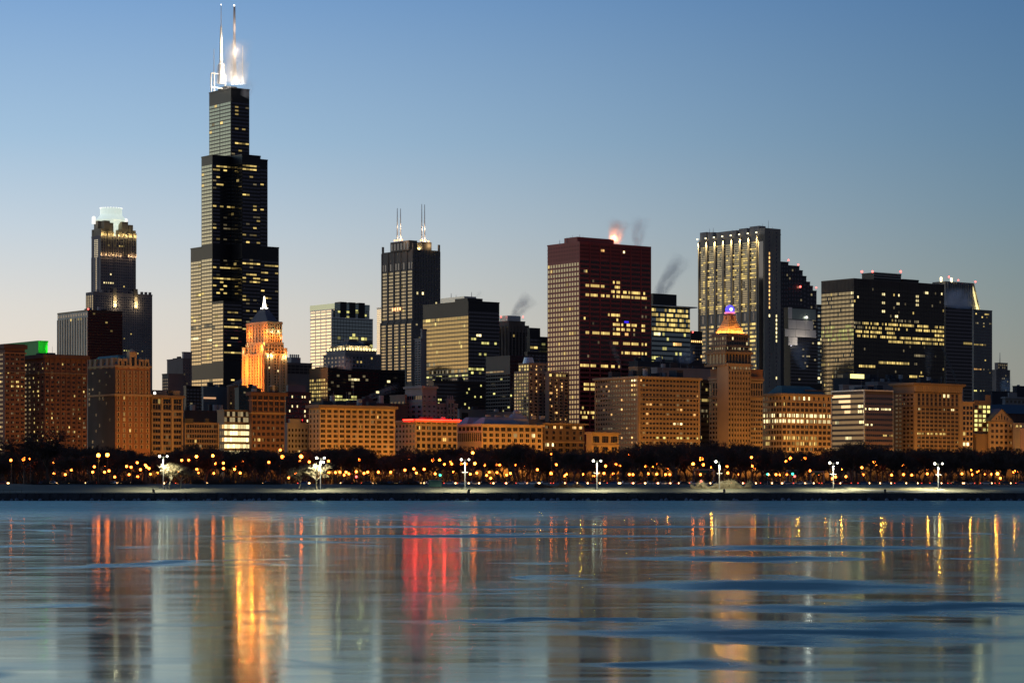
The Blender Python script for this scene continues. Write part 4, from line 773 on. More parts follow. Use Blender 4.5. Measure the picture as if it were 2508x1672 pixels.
b = Bld('dark_roof_hall', 'wide low hall of dark roofs behind the big grid block', 1600, 1560); bl = b.blk(1540, 1562, 1745, 884, m=ROOF); b.clutter(bl, 16, 6); b2 = b.blk(1595, 1610, 1745, 900, W=1560, m=DGREY); b.clutter(b2, 8, 5); b.finish()

# ------------------------------------------------ tall lit tower with uplit piers
b = Bld('uplit_pier_tower', 'tall brown stone tower with uplit piers along its roof edge and many lit floors', 2100, 1873, 'skyscraper', cap=100)
AM = wall('brown grey granite', (.38, .31, .225)); AM2 = wall('tan granite', (.40, .335, .25))
bl = b.blk(1712, 1873, 1912, 571, m=AM2); b.P('end_slab', AM2).box(0, bl.x1, -.05, 9, 0, b.z(558)); b.P('end_slab', AM2).box(bl.x1 * .52, bl.x1 * .56, -.5, 0, 0, b.z(558))
for q in range(0): pass
SLt = []
for y_, x0_, x1_, p_ in ((612, 1800, 1870, .5), (622, 1780, 1870, .55), (632, 1790, 1870, .85), (640, 1720, 1750, .9), (640, 1790, 1870, .85), (650, 1780, 1870, .9), (660, 1724, 1740, .9), (660, 1790, 1870, .85), (669, 1775, 1870, .7), (678, 1724, 1760, .7), (678, 1790, 1870, .7), (688, 1720, 1790, .6), (698, 1724, 1740, .8), (706, 1724, 1780, .5), (712, 1724, 1795, .5), (722, 1724, 1780, .5), (728, 1770, 1805, .6), (734, 1724, 1780, .5), (740, 1710, 1870, .35), (748, 1712, 1870, .97), (757, 1712, 1760, .5), (762, 1800, 1830, .5), (790, 1815, 1870, .85), (800, 1720, 1760, .6), (800, 1815, 1870, .85), (812, 1830, 1865, .7), (822, 1830, 1870, .7), (838, 1820, 1870, .5), (852, 1822, 1870, .8), (866, 1712, 1735, .6)):
    SLt.append((y_ - (1873 - (x0_ + x1_) / 2) * .085, x0_, x1_, p_, 'y'))
b.grid(bl, 'S', 7, 32, 588, 760, .82, .62, 4, p=.08, em='y', g=G_GREY, ua=.0, ub=.9, lit=SLt, lv=(1, 2, 2, 3), dim=.12, gap=.05)
b.grid(bl, 'S', 7, 1, 762, 783, .15, .9, 1, p=0, g=G_BLK, ua=.0, ub=.9); b.grid(bl, 'S', 7, 14, 786, 930, .82, .55, 4, p=.12, em='y', g=G_GREY, ua=.0, ub=.9, lit=SLt, lv=(1, 2, 2, 3), dim=.12, gap=.05)
b.piers(bl, 'S', 7, AM, .2, 1.6, 575, 940, ua=.1, ub=1); b.grid(bl, 'S', 1, 1, 590, 940, .8, 1, 1, p=0, g=G_BLK, ua=.905, ub=.985)
for ub_, pl in ((.25, [(y, .9) for y in range(0)]), (.72, [])): pass
EL = [(y, 1870, 1890, .95, 'o') for y in range(618, 752, 9)] + [(774, 1870, 1890, 1, 'w')]
EL2 = [(y, 1890, 1912, .95, 'w') for y in (776, 786, 796, 806, 816, 826, 838, 915, 600, 660)]
b.grid(bl, 'E', 1, 38, 564, 950, .5, .62, 1, p=.05, em='w', g=G_BLK, ua=.22, ub=.36, lit=[(y, 1870, 1912, .95, 'o') for y in range(616, 752, 5)] + [(774, 1870, 1912, 1, 'w')], lv=(2, 3)); b.grid(bl, 'E', 1, 38, 564, 950, .5, .62, 1, p=.12, em='w', g=G_BLK, ua=.66, ub=.8, lit=[(y, 1870, 1912, .9, 'w') for y in range(775, 840, 5)], lv=(2, 3))
D = bl.y1; 
for u0, u1, h in ((.10, .24, 8), (.28, .40, 7), (.44, .74, 6), (.80, .88, 7), (.90, 1., 8)): b.P('roof_screen', CONC).box(1.5, 12, D * u0, D * u1, bl.z1 - .2 - 3, bl.z1 + h + 1.5)
for px, y in ((1738, 560), (1747, 558), (1793, 562), (1868, 548), (1882, 540), (1892, 556)): b.mast(px, 575, y, .3, dy=14)
b.finish()
zt = bl.z1 - 6
for i in range(8):
    y = D * .1 + D * .9 * i / 7
    X, Y, Z = b.world(-3.0, y - .2, bl.z1 + .5); sspot((X, Y, Z), b.world(-1.6, y, bl.z1 - 22), 150000, (1, .82, .42), 34, .3, 'down_light')
    mb = MB(); mb.box(-3.2, -2.0, y - .8, y + .7, bl.z1 + .9, bl.z1 + 2.2); mb.build('pier_lamp', mat('pier lamp glow', (.5, .4, .2), .5, emit=(1, .86, .5), es=3), b.root)

# dark stepped tower behind
b = Bld('dark_stair_top_tower', 'dark tower whose roof steps down to the right with red beacons', 2350, 1915, 'skyscraper')
pr = [(1931, 640), (1958, 650), (1966, 662), (1975, 676), (1984, 690), (1991, 700), (2000, 712)]
bl = None; px0 = 1908
prev = 1900
for xr, yt in pr:
    q = b.blk(prev - 14, prev, xr, yt, m=mat('dark blue granite', (.035, .035, .045), .4, .2, noise=.2), W=2350 + (xr - 1931) * .0); prev = xr
    b.grid(q, 'E', max(1, int((xr - q.xc) / 6)), 16, yt + 6, yt + 170, .5, .5, 1, p=.05, em='d', g=G_BLK, lv=(2, 3))
for px, py_ in ((1931, 637), (1955, 648), (1999, 704)): b.beacon(px, py_, 1.1, dy=-1)
b.beacon(1960, 702, 1.4, dy=-3); b.finish()
b = Bld('pale_panel_building', 'pale panelled building with sloping white cladding over dark glass', 2150, 1936)
bl = b.blk(1920, 1936, 2003, 753, m=BLACK); b.grid(bl, 'E', 14, 22, 760, 940, .85, .5, p=.06, em='d', g=G_BLK, lv=(2, 3)); PP = mat('lit pale panel', (.86, .80, .72), .5, noise=.1)
for x0_, x1_, y0_, y1_ in ((1931, 1940, 753, 782), (1931, 1992, 783, 806), (1923, 1999, 806, 825), (1931, 1953, 825, 846)):
    a0, a1 = n_at(2149, x0_) - b.n, n_at(2149, x1_) - b.n
    for i in range(3): c0 = a0 + (a1 - a0) * i / 3; c1 = a0 + (a1 - a0) * (i + .97) / 3; b.P('white_panel', PP).box(c0, c1, -1.2, -.5, b.z(y1_ - 1), b.z(y0_))
b.P('glass_panel', mat('pale green glass panel', (.30, .36, .32), .3, .3)).box(n_at(2149, 1941) - b.n, n_at(2149, 1998) - b.n, -1.0, -.5, b.z(781), b.z(755)); b.beacon(1976, 777, 1.2, 'w', -3)
X, Y, Z = b.world(14, -16, b.z(840)); plight((X, Y, Z), 6500, (1, .9, .8), 3.0, 'flood_light'); b.finish()
b = Bld('blue_sliver_tower', 'narrow blue glass tower with a column of lights behind the wide dark tower', 2250, 2001)
bl = b.blk(1998, 2002, 2030, 746, m=BLACK); b.grid(bl, 'E', 4, 20, 750, 940, .8, .6, p=.25, em='w', g=G_BLUE, lv=(1, 2)); b.finish()

# ------------------------------------------------ wide dark tower
b = Bld('wide_dark_tower', 'wide dark brown office tower with bands of lit windows and a low roof house', 1750, 2091, 'skyscraper', cap=100)
bl = b.blk(2012, 2091, 2312, 682, m=BRONZE)
XL = [(787, 2093, 2150, .8), (787, 2175, 2312, .25, 'd'), (775, 2190, 2250, .5, 'd'), (795, 2093, 2112, .7, 'd'), (797, 2120, 2160, .75), (785, 2160, 2312, .85, 'y'), (795, 2168, 2205, .85, 'y'), (795, 2220, 2312, .75, 'y'), (806, 2093, 2160, .85), (806, 2172, 2192, .9), (806, 2290, 2312, .8), (818, 2093, 2312, .9, 'y'), (827, 2175, 2312, .9, 'y'), (891, 2100, 2145, .9, 'y'), (888, 2150, 2225, .97, 'y'), (888, 2240, 2256, .8, 'd'), (861, 2237, 2266, .8, 'd'), (915, 2225, 2262, .8, 'y'), (707, 2265, 2312, .5, 'w')]
XW = [(717, 2158, 2166, .8, 'w'), (714, 2196, 2202, .9, 'w'), (716, 2242, 2250, 1, 'w'), (727, 2098, 2104, 1, 'w'), (727, 2242, 2250, 1, 'w'), (737, 2160, 2166, .8, 'w'), (737, 2196, 2202, .9, 'w'), (737, 2242, 2250, 1, 'w'), (757, 2160, 2168, 1, 'w'), (770, 2193, 2200, .8, 'w')]
b.grid(bl, 'E', 56, 27, 700, 985, .78, .55, 1, p=.006, em='y', g=mat('brown tinted glass', (.02, .016, .014), .12), lit=XL + XW, lv=(1, 2, 2, 3), dim=.02)
b.grid(bl, 'S', 24, 27, 712, 985, .74, .66, 1, p=.01, em='y', g=G_BRZ, lit=[(x, 2012, 2091, .5, 'g') for x in (793, 803, 814, 824)] + [(888, 2012, 2035, .8, 'y'), (915, 2040, 2091, .4, 'd'), (720, 2085, 2091, 1, 'w'), (745, 2085, 2091, 1, 'w')], dim=.04, lv=(1, 1, 2))
b.piers(bl, 'S', 24, BRONZE, .2, .35, 684, 985); b.piers(bl, 'E', 56, BRONZE, .14, .3, 684, 985)
n1 = b.blk(2111, 2140, 2207, 668, 684, W=1775, m=BLACK, part='roof_house'); n2 = b.blk(2205, 2212, 2250, 684, 692, W=1775, m=BLACK, part='roof_house')
for px in (2111, 2137, 2206): b.beacon(px, 665, 1.1, dy=24 if px != 2111 else 45)
for k in range(3): b.P('roof_rail', ALU).box(n1.x0 - .3, n1.x1 + .2, n1.y0 - .3, n1.y0, n1.z0 + 2 + 2.5 * k, n1.z0 + 2.4 + 2.5 * k)
b.finish()
b = Bld('rooftop_sign_hall', 'low dark hall with a glaring yellow glass strip below the wide dark tower', 1560, 2086)
bl = b.blk(2040, 2080, 2250, 926, m=ROOF); YS = mat('yellow strip glow', (.5, .5, .2), .5, emit=(1, .88, .30), es=1.7)
for i in range(9): b.P('yellow_strip', YS).box(bl.x0 + 1 + i * 1.9, bl.x0 + 2.6 + i * 1.9, -.5, -.2, b.z(926), b.z(915.5)); 
b.P('strip_house', BLACK).box(bl.x0, bl.x0 + 19, -.1, 8, b.z(927), b.z(914)); b.clutter(bl, 16, 6); b2 = b.blk(2055, 2064, 2120, 942, W=1500, m=CONC); b3 = b.blk(2120, 2150, 2240, 935, W=1520, m=DGREY); b.clutter(b3, 6, 5); b.finish()
b = Bld('navy_slab', 'dark navy slab right of the wide dark tower', 1780, 2316, 'skyscraper')
bl = b.blk(2310, 2316, 2381, 748, m=mat('navy panel', (.012, .014, .022), .4, .3)); b.grid(bl, 'E', 12, 28, 755, 1000, .9, .6, 1, p=.006, em='y', g=G_BLK, lit=[(836, 2360, 2380, 1, 'y')]); b.finish()
b = Bld('slanted_crown_tower', 'distant grey tower with a tapering lit crown and red beacons', 2600, 2320, 'skyscraper')
CG = wall('grey crown stone', (.24, .22, .18)); bl = b.blk(2310, 2316, 2402, 760, m=CG); L = bl.x1
b.P('tapered_crown', CG).frus((0, L, 0, 40), bl.z1, (0, L * .86, 4, 30), b.z(688)); 
n_ = int(12)
for i in range(n_): b.P('crown_rib', CONC).box(L * .04 + i * L * .066, L * .04 + i * L * .066 + 1.0, 1.2, 5, bl.z1, b.z(690))
b.P('lit_edge', mat('crown edge lamps', (.5, .4, .2), .5, emit=(1, .85, .4), es=.9)).frus((L * .88, L * .95, -.6, 2), bl.z1, (L * .78, L * .82, 3.2, 6), b.z(696))
for px in (2311, 2336): n = n_at(2600, px) - b.n; mb = MB(); mb.cyl(n, 5, b.z(690), b.z(682), 1.5, 1.8, 10); mb.ball(n, 5, b.z(681), 1.9, 10); mb.build('roof_lamp', mat('warm roof lamp glow', (.5, .4, .2), .5, emit=(1, .82, .45), es=3), b.root)
for px, y in ((2324, 678), (2347, 686), (2389, 690)): b.beacon(px, y, 1.2, dy=8)
b.finish(); fl(b, L * .92, -5, b.z(750), 3500, (1, .85, .4)); fl(b, L * .88, -5, b.z(715), 2500, (1, .85, .4))
b = Bld('grey_shaft_tower', 'grey banded office shaft at the right with small lit rows', 2450, 2385, 'skyscraper')
bl = b.blk(2381, 2385, 2430, 758, m=CG); b.grid(bl, 'E', 12, 26, 764, 960, .8, .45, 1, p=.02, em='y', g=G_BLK, lit=[(770, 2410, 2422, .9, 'y'), (790, 2381, 2430, .5, 'd'), (841, 2381, 2415, .9, 'y'), (902, 2385, 2404, .95, 'o'), (902, 2404, 2422, .5, 'd'), (955, 2381, 2405, .7, 'g')]); b.finish()
b = Bld('small_deco_tower', 'small distant stone tower with setbacks and a thin spire at the far right', 2900, 2440, 'skyscraper')
bl = b.blk(2428, 2440, 2474, 905, m=GREYST); t_ = b.blk(2436, 2444, 2468, 888, 907, W=2904, m=GREYST); b.grid(bl, 'E', 8, 10, 908, 980, .4, .5, 1, p=.12, em='d', g=G_BLK, lv=(2, 3)); b.grid(t_, 'E', 5, 2, 890, 903, .4, .6, 1, p=.7, em='d', lv=(2,)); b.mast(2449, 890, 863, .8, dy=14, part='spire'); b.finish()
b = Bld('far_right_dark_roofs', 'low dark roofline below the small spired tower', 2000, 2430); bl = b.blk(2400, 2430, 2580, 958, m=ROOF); b.clutter(bl, 8, 10); b2 = b.blk(2480, 2490, 2520, 945, W=1950, m=ROOF); b.finish()
# lattice crane jib
b = Bld('roof_crane', 'thin leaning crane jib in front of the dark navy slab', 1600, 2352, 'crane')
p0 = at(2352, 955, b.Y); p1 = at(2308, 850, b.Y - 5); mb = MB(); r0 = [(-.8, -.8), (.8, -.8), (.8, .8), (-.8, .8)]
P0, P1 = Vector(p0), Vector(p1)
for dx_, dz_ in r0: mb.bar(P0 + Vector((dx_, 0, dz_)), P1 + Vector((dx_ * .4, 0, dz_ * .4)), .16)
for i in range(16):
    a_, c_ = i / 16, (i + 1) / 16; A = P0.lerp(P1, a_); C_ = P0.lerp(P1, c_); s_ = 1 if i % 2 else -1; mb.bar(A + Vector((.8 * s_, 0, .8)), C_ + Vector((-.8 * s_, 0, -.8)), .12)
o = mb.build('jib', mat('crane grey', (.16, .15, .14), .6)); o.parent = b.root; o.matrix_parent_inverse = b.root.matrix_world.inverted() if False else o.matrix_parent_inverse
import mathutils
mw = mathutils.Matrix.Translation(b.root.location) @ mathutils.Matrix.Rotation(TH, 4, 'Z'); o.matrix_parent_inverse = mw.inverted()
base = b.world(0, 0, 0); mb = MB(); mb.box(-2, 2, -2, 2, 0, p0[2] - 5); mb.build('mast', STEELP, b.root); b.finish()
# ================================================================== ground, shore, water
def grid_mesh(name, xs, ys, zf, m, smooth=True):
    v = [(x, y, zf(x, y)) for y in ys for x in xs]; nx = len(xs)
    f = [(j * nx + i, j * nx + i + 1, (j + 1) * nx + i + 1, (j + 1) * nx + i) for j in range(len(ys) - 1) for i in range(nx - 1)]
    me = bpy.data.meshes.new(name); me.from_pydata(v, [], f); me.materials.append(m); me.update()
    if smooth: me.polygons.foreach_set('use_smooth', [True] * len(f))
    return link(name, me)
SH = 805.0
def wallline(x): return SH + 3 * math.sin(x * .006) + 1.5 * math.sin(x * .021 + 2)
WT = 2.45
XS = [-30000, -9000, -3000, -1200] + [i * 10 for i in range(-70, 71)] + [1200, 3000, 9000, 30000]
# lawn and city ground
def gz(x, y):
    d = y - wallline(x)
    if d < 9: return WT
    if d < 60: return WT + (d - 9) / 51 * (2.0 if x > 150 else 2.9)
    if d < 110: return WT + (2.0 if x > 150 else 2.9) - .1 + .15 * math.sin(x * .05)
    return 5.0
GR_M = mat('winter grass ground', (.030, .031, .018), .95, noise=.4, nscale=.05)
YS = [SH - 1.2, SH + 4, SH + 9, SH + 20, SH + 40, SH + 60, SH + 85, SH + 110, 960, 1100, 1400, 2000, 4000, 12000, 60000]
grd = grid_mesh('ground', XS, YS, lambda x, y: gz(x, y + wallline(x) - SH if y < 960 else y) if y < 960 else 5.0, GR_M)
me = grd.data
for v in me.vertices:
    if v.co.y < 960 and abs(v.co.x) < 5000: v.co.y += wallline(v.co.x) - SH
tag(grd, kind='structure')
# lit path along the shore
PATH = mat('pale concrete path', (.62, .56, .38), .85, noise=.25, nscale=.1)
def strip(name, x0, x1, d0, d1, m, dz=.03, step=10):
    mb = MB(); n = int((x1 - x0) / step)
    for i in range(n):
        a, c = x0 + (x1 - x0) * i / n, x0 + (x1 - x0) * (i + 1) / n
        pts = [(a, wallline(a) + d0), (c, wallline(c) + d0), (c, wallline(c) + d1), (a, wallline(a) + d1)]
        mb.quad(*[(x, y, gz(x, y) + dz) for x, y in pts])
    return tag(mb.build(name, m), kind='structure')
strip('path', -420, 420, .3, 8.8, PATH)
strip('path', -420, 420, 8.9, 22, mat('trampled pale lawn', (.085, .08, .045), .95, noise=.35, nscale=.08), .04)
strip('lawn', 112, 420, 22.2, 52, mat('snowy pale lawn', (.26, .23, .13), .95, noise=.3, nscale=.04), .05)
# road on top
road = MB(); road.quad((-2000, 985, 5.02), (2000, 985, 5.02), (2000, 1012, 5.02), (-2000, 1012, 5.02)); tag(road.build('road', mat('asphalt', (.05, .05, .05), .8, noise=.2)), kind='structure')
mk = MB()
for i in range(-60, 60): mk.quad((i * 12, 998.2, 5.03), (i * 12 + 4, 998.2, 5.03), (i * 12 + 4, 998.5, 5.03), (i * 12, 998.5, 5.03))
tag(mk.build('road_markings', mat('white road paint', (.7, .7, .68), .7)), kind='structure')
kb = MB(); kb.box(-2000, 2000, 984.6, 985, 4.5, 5.14); kb.box(-2000, 2000, 1012, 1012.4, 4.5, 5.14); tag(kb.build('road_kerb', CONC), kind='structure')
# sea wall of stone blocks
sw = MB(); r2 = random.Random(3)
x = -900
while x < 900:
    L = r2.uniform(2.2, 5); y = wallline(x)
    sw.box(x, x + L - .12, y - 1.4 - r2.uniform(0, .25), y, .9, WT - .05 + r2.uniform(-.04, .04))
    sw.box(x, x + L - .15, y - 3.0 - r2.uniform(0, .4), y - 1.2, -.5, 1.2 + r2.uniform(-.12, .1)); x += L
sea = sw.build('sea_wall', mat('dark wet stone', (.035, .036, .042), .75, noise=.4, nscale=.4)); tag(sea, 'long dark stepped stone sea wall at the far water edge', 'sea wall', None, None)
rk = MB(); 
for i in range(420):
    x = r2.uniform(-330, 330); y = wallline(x) - 3.2 - r2.uniform(0, 1.6); s = r2.uniform(.25, .75); rk.ball(x, y, r2.uniform(-.1, .25), s, 6)
tag(rk.build('ice_rubble', mat('dirty shore ice', (.16, .20, .25), .7, noise=.4, nscale=.6)), kind='stuff')
# water: half frozen lake
wm = bpy.data.materials.new('half frozen lake'); wm.use_nodes = True; t = wm.node_tree; p = t.nodes['Principled BSDF']
def N(ty, **k):
    n = t.nodes.new(ty)
    for a, v in k.items(): setattr(n, a, v)
    return n
g = N('ShaderNodeNewGeometry')
def noise(sx, sy, scale, det, rough=.5, dist=0):
    mp = N('ShaderNodeMapping'); mp.inputs['Scale'].default_value = (sx, sy, 1); t.links.new(g.outputs['Position'], mp.inputs[0])
    nz = N('ShaderNodeTexNoise'); nz.inputs['Scale'].default_value = scale; nz.inputs['Detail'].default_value = det; nz.inputs['Roughness'].default_value = rough; nz.inputs['Distortion'].default_value = dist
    t.links.new(mp.outputs[0], nz.inputs['Vector']); return nz.outputs[0]
def mapr(src, a, b_, c, d):
    m = N('ShaderNodeMapRange'); m.interpolation_type = 'SMOOTHSTEP'
    for k_, v_ in zip(('From Min', 'From Max', 'To Min', 'To Max'), (a, b_, c, d)): m.inputs[k_].default_value = v_
    t.links.new(src, m.inputs['Value']); return m.outputs[0]
patch = noise(.055, .06, 1, 4, .55, 1.2)          # open, wind-roughened leads between the ice sheets
fine = noise(.25, .6, 1, 4, .6)
streak = noise(.09, .38, 1, 5, .6, 1.3)
lead0 = mapr(patch, .58, .74, 0, 1)
# long lens-shaped leads of open water at their own places on the lake
wz = N('ShaderNodeTexNoise'); wz.inputs['Scale'].default_value = .16; wz.inputs['Detail'].default_value = 6; wz.inputs['Roughness'].default_value = .62; t.links.new(g.outputs['Position'], wz.inputs['Vector'])
ws = N('ShaderNodeVectorMath'); ws.operation = 'MULTIPLY_ADD'; t.links.new(wz.outputs['Color'], ws.inputs[0]); ws.inputs[1].default_value = (9, 20, 0); t.links.new(g.outputs['Position'], ws.inputs[2])
lead = lead0
for cx_, cy_, rx_, ry_ in ((13.5, 125, 8.5, 9.5), (17, 103, 10.5, 6.0), (9.5, 85, 8.0, 6.5), (16.5, 170, 9, 7), (2, 92, 6, 1.8), (24, 200, 12, 9), (-5, 245, 26, 7), (8, 300, 30, 8)):
    a_ = N('ShaderNodeVectorMath'); a_.operation = 'SUBTRACT'; t.links.new(ws.outputs[0], a_.inputs[0]); a_.inputs[1].default_value = (cx_ + 4.5, cy_ + 10, 0)
    b_ = N('ShaderNodeVectorMath'); b_.operation = 'MULTIPLY'; t.links.new(a_.outputs[0], b_.inputs[0]); b_.inputs[1].default_value = (1 / rx_, 1 / ry_, 0)
    c_ = N('ShaderNodeVectorMath'); c_.operation = 'LENGTH'; t.links.new(b_.outputs[0], c_.inputs[0])
    mk_ = mapr(c_.outputs['Value'], .25, 1.2, 1, 0)
    mm = N('ShaderNodeMath'); mm.operation = 'MAXIMUM'; t.links.new(lead, mm.inputs[0]); t.links.new(mk_, mm.inputs[1]); lead = mm.outputs[0]
rl = mapr(streak, .32, .72, .075, .145)
mxr = N('ShaderNodeMix'); mxr.data_type = 'FLOAT'; t.links.new(lead, mxr.inputs[0]); t.links.new(rl, mxr.inputs[2]); mxr.inputs[3].default_value = .42
sy = N('ShaderNodeSeparateXYZ'); t.links.new(g.outputs['Position'], sy.inputs[0])
wob = N('ShaderNodeMath'); wob.operation = 'MULTIPLY_ADD'; t.links.new(streak, wob.inputs[0]); wob.inputs[1].default_value = 160; t.links.new(sy.outputs['Y'], wob.inputs[2])
far = mapr(wob.outputs[0], 380, 620, 0, .18)      # wind-roughened ice near the far wall
add = N('ShaderNodeMath'); add.operation = 'ADD'; t.links.new(mxr.outputs[0], add.inputs[0]); t.links.new(far, add.inputs[1])
t.links.new(add.outputs[0], p.inputs['Roughness'])
mc = N('ShaderNodeMix'); mc.data_type = 'RGBA'; t.links.new(lead, mc.inputs[0]); mc.inputs[6].default_value = (.07, .14, .13, 1); mc.inputs[7].default_value = (.008, .045, .060, 1)
t.links.new(mc.outputs[2], p.inputs['Base Color']); p.inputs['IOR'].default_value = 1.33
bp = N('ShaderNodeBump'); bp.inputs['Strength'].default_value = .045; bp.inputs['Distance'].default_value = .10
p.inputs['Specular IOR Level'].default_value = .27
t.links.new(fine, bp.inputs['Height']); t.links.new(bp.outputs[0], p.inputs['Normal'])
gs = N('ShaderNodeBsdfAnisotropic'); 
fm = mapr(wob.outputs[0], 380, 620, 0, 1); lm = N('ShaderNodeMath'); lm.operation = 'MAXIMUM'; t.links.new(lead, lm.inputs[0]); t.links.new(fm, lm.inputs[1])
gc = N('ShaderNodeMix'); gc.data_type = 'RGBA'; t.links.new(lm.outputs[0], gc.inputs[0]); gc.inputs[6].default_value = (.72, .88, .86, 1); gc.inputs[7].default_value = (.23, .35, .35, 1)
t.links.new(gc.outputs[2], gs.inputs['Color']); t.links.new(add.outputs[0], gs.inputs['Roughness']); t.links.new(bp.outputs[0], gs.inputs['Normal'])
df = N('ShaderNodeBsdfDiffuse'); t.links.new(mc.outputs[2], df.inputs['Color'])
fr = N('ShaderNodeFresnel'); fr.inputs['IOR'].default_value = 1.36; mxs = N('ShaderNodeMixShader'); t.links.new(fr.outputs[0], mxs.inputs[0]); t.links.new(df.outputs[0], mxs.inputs[1]); t.links.new(gs.outputs[0], mxs.inputs[2])
wo = [n_ for n_ in t.nodes if n_.type == 'OUTPUT_MATERIAL'][0]; t.links.new(mxs.outputs[0], wo.inputs['Surface']); t.nodes.remove(p)
wt = MB(); wt.quad((-30000, -400, 0), (30000, -400, 0), (30000, 4000, 0), (-30000, 4000, 0)); tag(wt.build('water', wm), kind='structure')

# ================================================================== street lamps
def lamp_proto(kind):
    pass
LAMPS = []
POLE = mat('dark lamp pole', (.035, .035, .035), .6)
def mk_sodium(h, r, m):
    mb = MB(); mb.cyl(0, 0, 0, h, .16, .09, 8); mb.box(-.12, .12, -1.2, .1, h - .15, h); pm = mb.mesh('pole', POLE)
    hb = MB(); hb.ball(0, -1.1, h - .1, r, 10); hm = hb.mesh('lamp_head', m); return pm, hm
PROTO = {('L', 12): mk_sodium(12, .75, ORG_E), ('XL', 12): mk_sodium(12, 1.05, ORG_E), ('S', 5): mk_sodium(5, .5, ORG2_E), ('M', 9): mk_sodium(9, .55, ORG_E)}
big = [(58, 1122, 'XL'), (242, 1114, 'L'), (264, 1113, 'L'), (482, 1117, 'M'), (522, 1115, 'M'), (446, 1126, 'S'), (463, 1126, 'S'), (692, 1118, 'L'), (738, 1117, 'L'), (880, 1126, 'L'), (903, 1125, 'L'), (984, 1125, 'L'), (998, 1126, 'XL'), (1060, 1126, 'L'), (1077, 1126, 'M'), (1089, 1137, 'M'), (1104, 1131, 'M'), (1106, 1135, 'S'), (1110, 1155, 'L'), (1130, 1135, 'M'), (1142, 1135, 'M'), (1163, 1134, 'M'), (1283, 1139, 'L'), (1301, 1136, 'XL'), (1311, 1137, 'L'), (1316, 1138, 'L'), (1350, 1158, 'L'), (1404, 1137, 'L'), (1416, 1137, 'L'), (1387, 1159, 'L'), (1382, 1164, 'M'), (1607, 1135, 'L'), (1697, 1135, 'M'), (1718, 1123, 'XL'), (1722, 1137, 'M'), (1759, 1141, 'M'), (1804, 1135, 'L'), (1925, 1129, 'M'), (1935, 1121, 'M'), (1961, 1127, 'L'), (1971, 1121, 'M'), (1992, 1136, 'L'), (2117, 1130, 'L'), (2141, 1129, 'XL'), (2146, 1135, 'L'), (2177, 1134, 'XL'), (2211, 1137, 'L'), (2322, 1135, 'L'), (2350, 1134, 'XL'), (2380, 1133, 'L'), (2415, 1137, 'XL'), (2395, 1154, 'L'), (2442, 1159, 'L'), (2483, 1154, 'L'), (2492, 1154, 'L'), (1158, 1108, 'M'), (1537, 1112, 'M')]
sml = [(28, 1126), (75, 1123), (133, 1132), (176, 1150), (232, 1142), (228, 1155), (257, 1155), (268, 1152), (282, 1167), (311, 1141), (322, 1143), (337, 1132), (345, 1149), (357, 1138), (360, 1142), (366, 1146), (317, 1161), (338, 1166), (369, 1160), (386, 1157), (133, 1159), (161, 1161), (528, 1134), (548, 1133), (595, 1130), (483, 1148), (486, 1157), (524, 1158), (548, 1146), (575, 1148), (589, 1157), (659, 1131), (687, 1101), (734, 1128), (724, 1158), (708, 1169), (420, 1151), (439, 1152), (758, 1130), (805, 1128), (1066, 1159), (1039, 1148), (1020, 1157), (992, 1150), (1014, 1147), (957, 1155), (927, 1155), (892, 1158), (901, 1155), (873, 1154), (855, 1159), (848, 1155), (843, 1162), (833, 1155), (822, 1156), (806, 1156), (787, 1154), (1152, 1160), (1187, 1138), (1168, 1157), (1198, 1155), (1192, 1163), (1216, 1137), (1224, 1138), (1217, 1156), (1241, 1162), (1250, 1158), (1261, 1137), (1316, 1149), (1362, 1137), (1351, 1111), (1427, 1160), (1479, 1158), (1483, 1140), (1454, 1164), (1202, 1170), (1508, 1136), (1518, 1139), (1502, 1159), (1541, 1161), (1550, 1161), (1581, 1141), (1587, 1159), (1608, 1160), (1630, 1161), (1640, 1161), (1715, 1161), (1780, 1141), (1782, 1157), (1806, 1161), (1840, 1119), (1842, 1140), (1881, 1161), (1900, 1161), (1910, 1161), (1926, 1161), (1983, 1152), (2005, 1160), (2037, 1171), (2046, 1167), (2110, 1144), (2113, 1161), (2183, 1162), (2212, 1161), (2232, 1162), (2071, 1166), (2270, 1159), (2355, 1159), (2379, 1161), (2412, 1161), (2449, 1170), (2428, 1160)]
def put_lamp(px, py_, kind):
    h = {'S': 5, 'M': 9, 'L': 12, 'XL': 12}[kind]; pm, hm = PROTO[(kind, h)]
    Y = (h + 5.0 - CAMZ) * F / (HY - py_); Y = min(max(Y, 1030 + rnd.uniform(0, 60)), 1330)
    if kind == 'S': Y = min(Y, 1120)
    z = zpx(Y, py_) - h; X = (px - CX) * Y / F
    root = empty('street_lamp', (X, Y, z))
    big_ = kind != 'S'
    tag(root, 'tall orange sodium street lamp among the park trees' if big_ else 'small orange park lamp glowing low among the trees', 'street lamp', 'tall sodium lamps in the park' if big_ else 'small park lamps in the trees')
    if z > 4.95:   # the pole reaches the ground
        mb = MB(); mb.cyl(0, 0, 5.0 - z, .05, .2, .16, 8); mb.build('pole_base', POLE, root)
    link('pole', pm, root); link('lamp_head', hm, root); return X, Y, z + h
k = 0
for px, py_, kd in big:
    X, Y, Z = put_lamp(px, py_, kd); k += 1
    if kd in ('L', 'XL') and k % 2 == 0: dlight((X, Y - 1.1, Z - 1.5), 1500, SOD)
for i, (px, py_) in enumerate(sml):
    X, Y, Z = put_lamp(px, py_, 'S')
    if i % 5 == 0: dlight((X, Y - 1.1, Z - 1.2), 300, SOD)
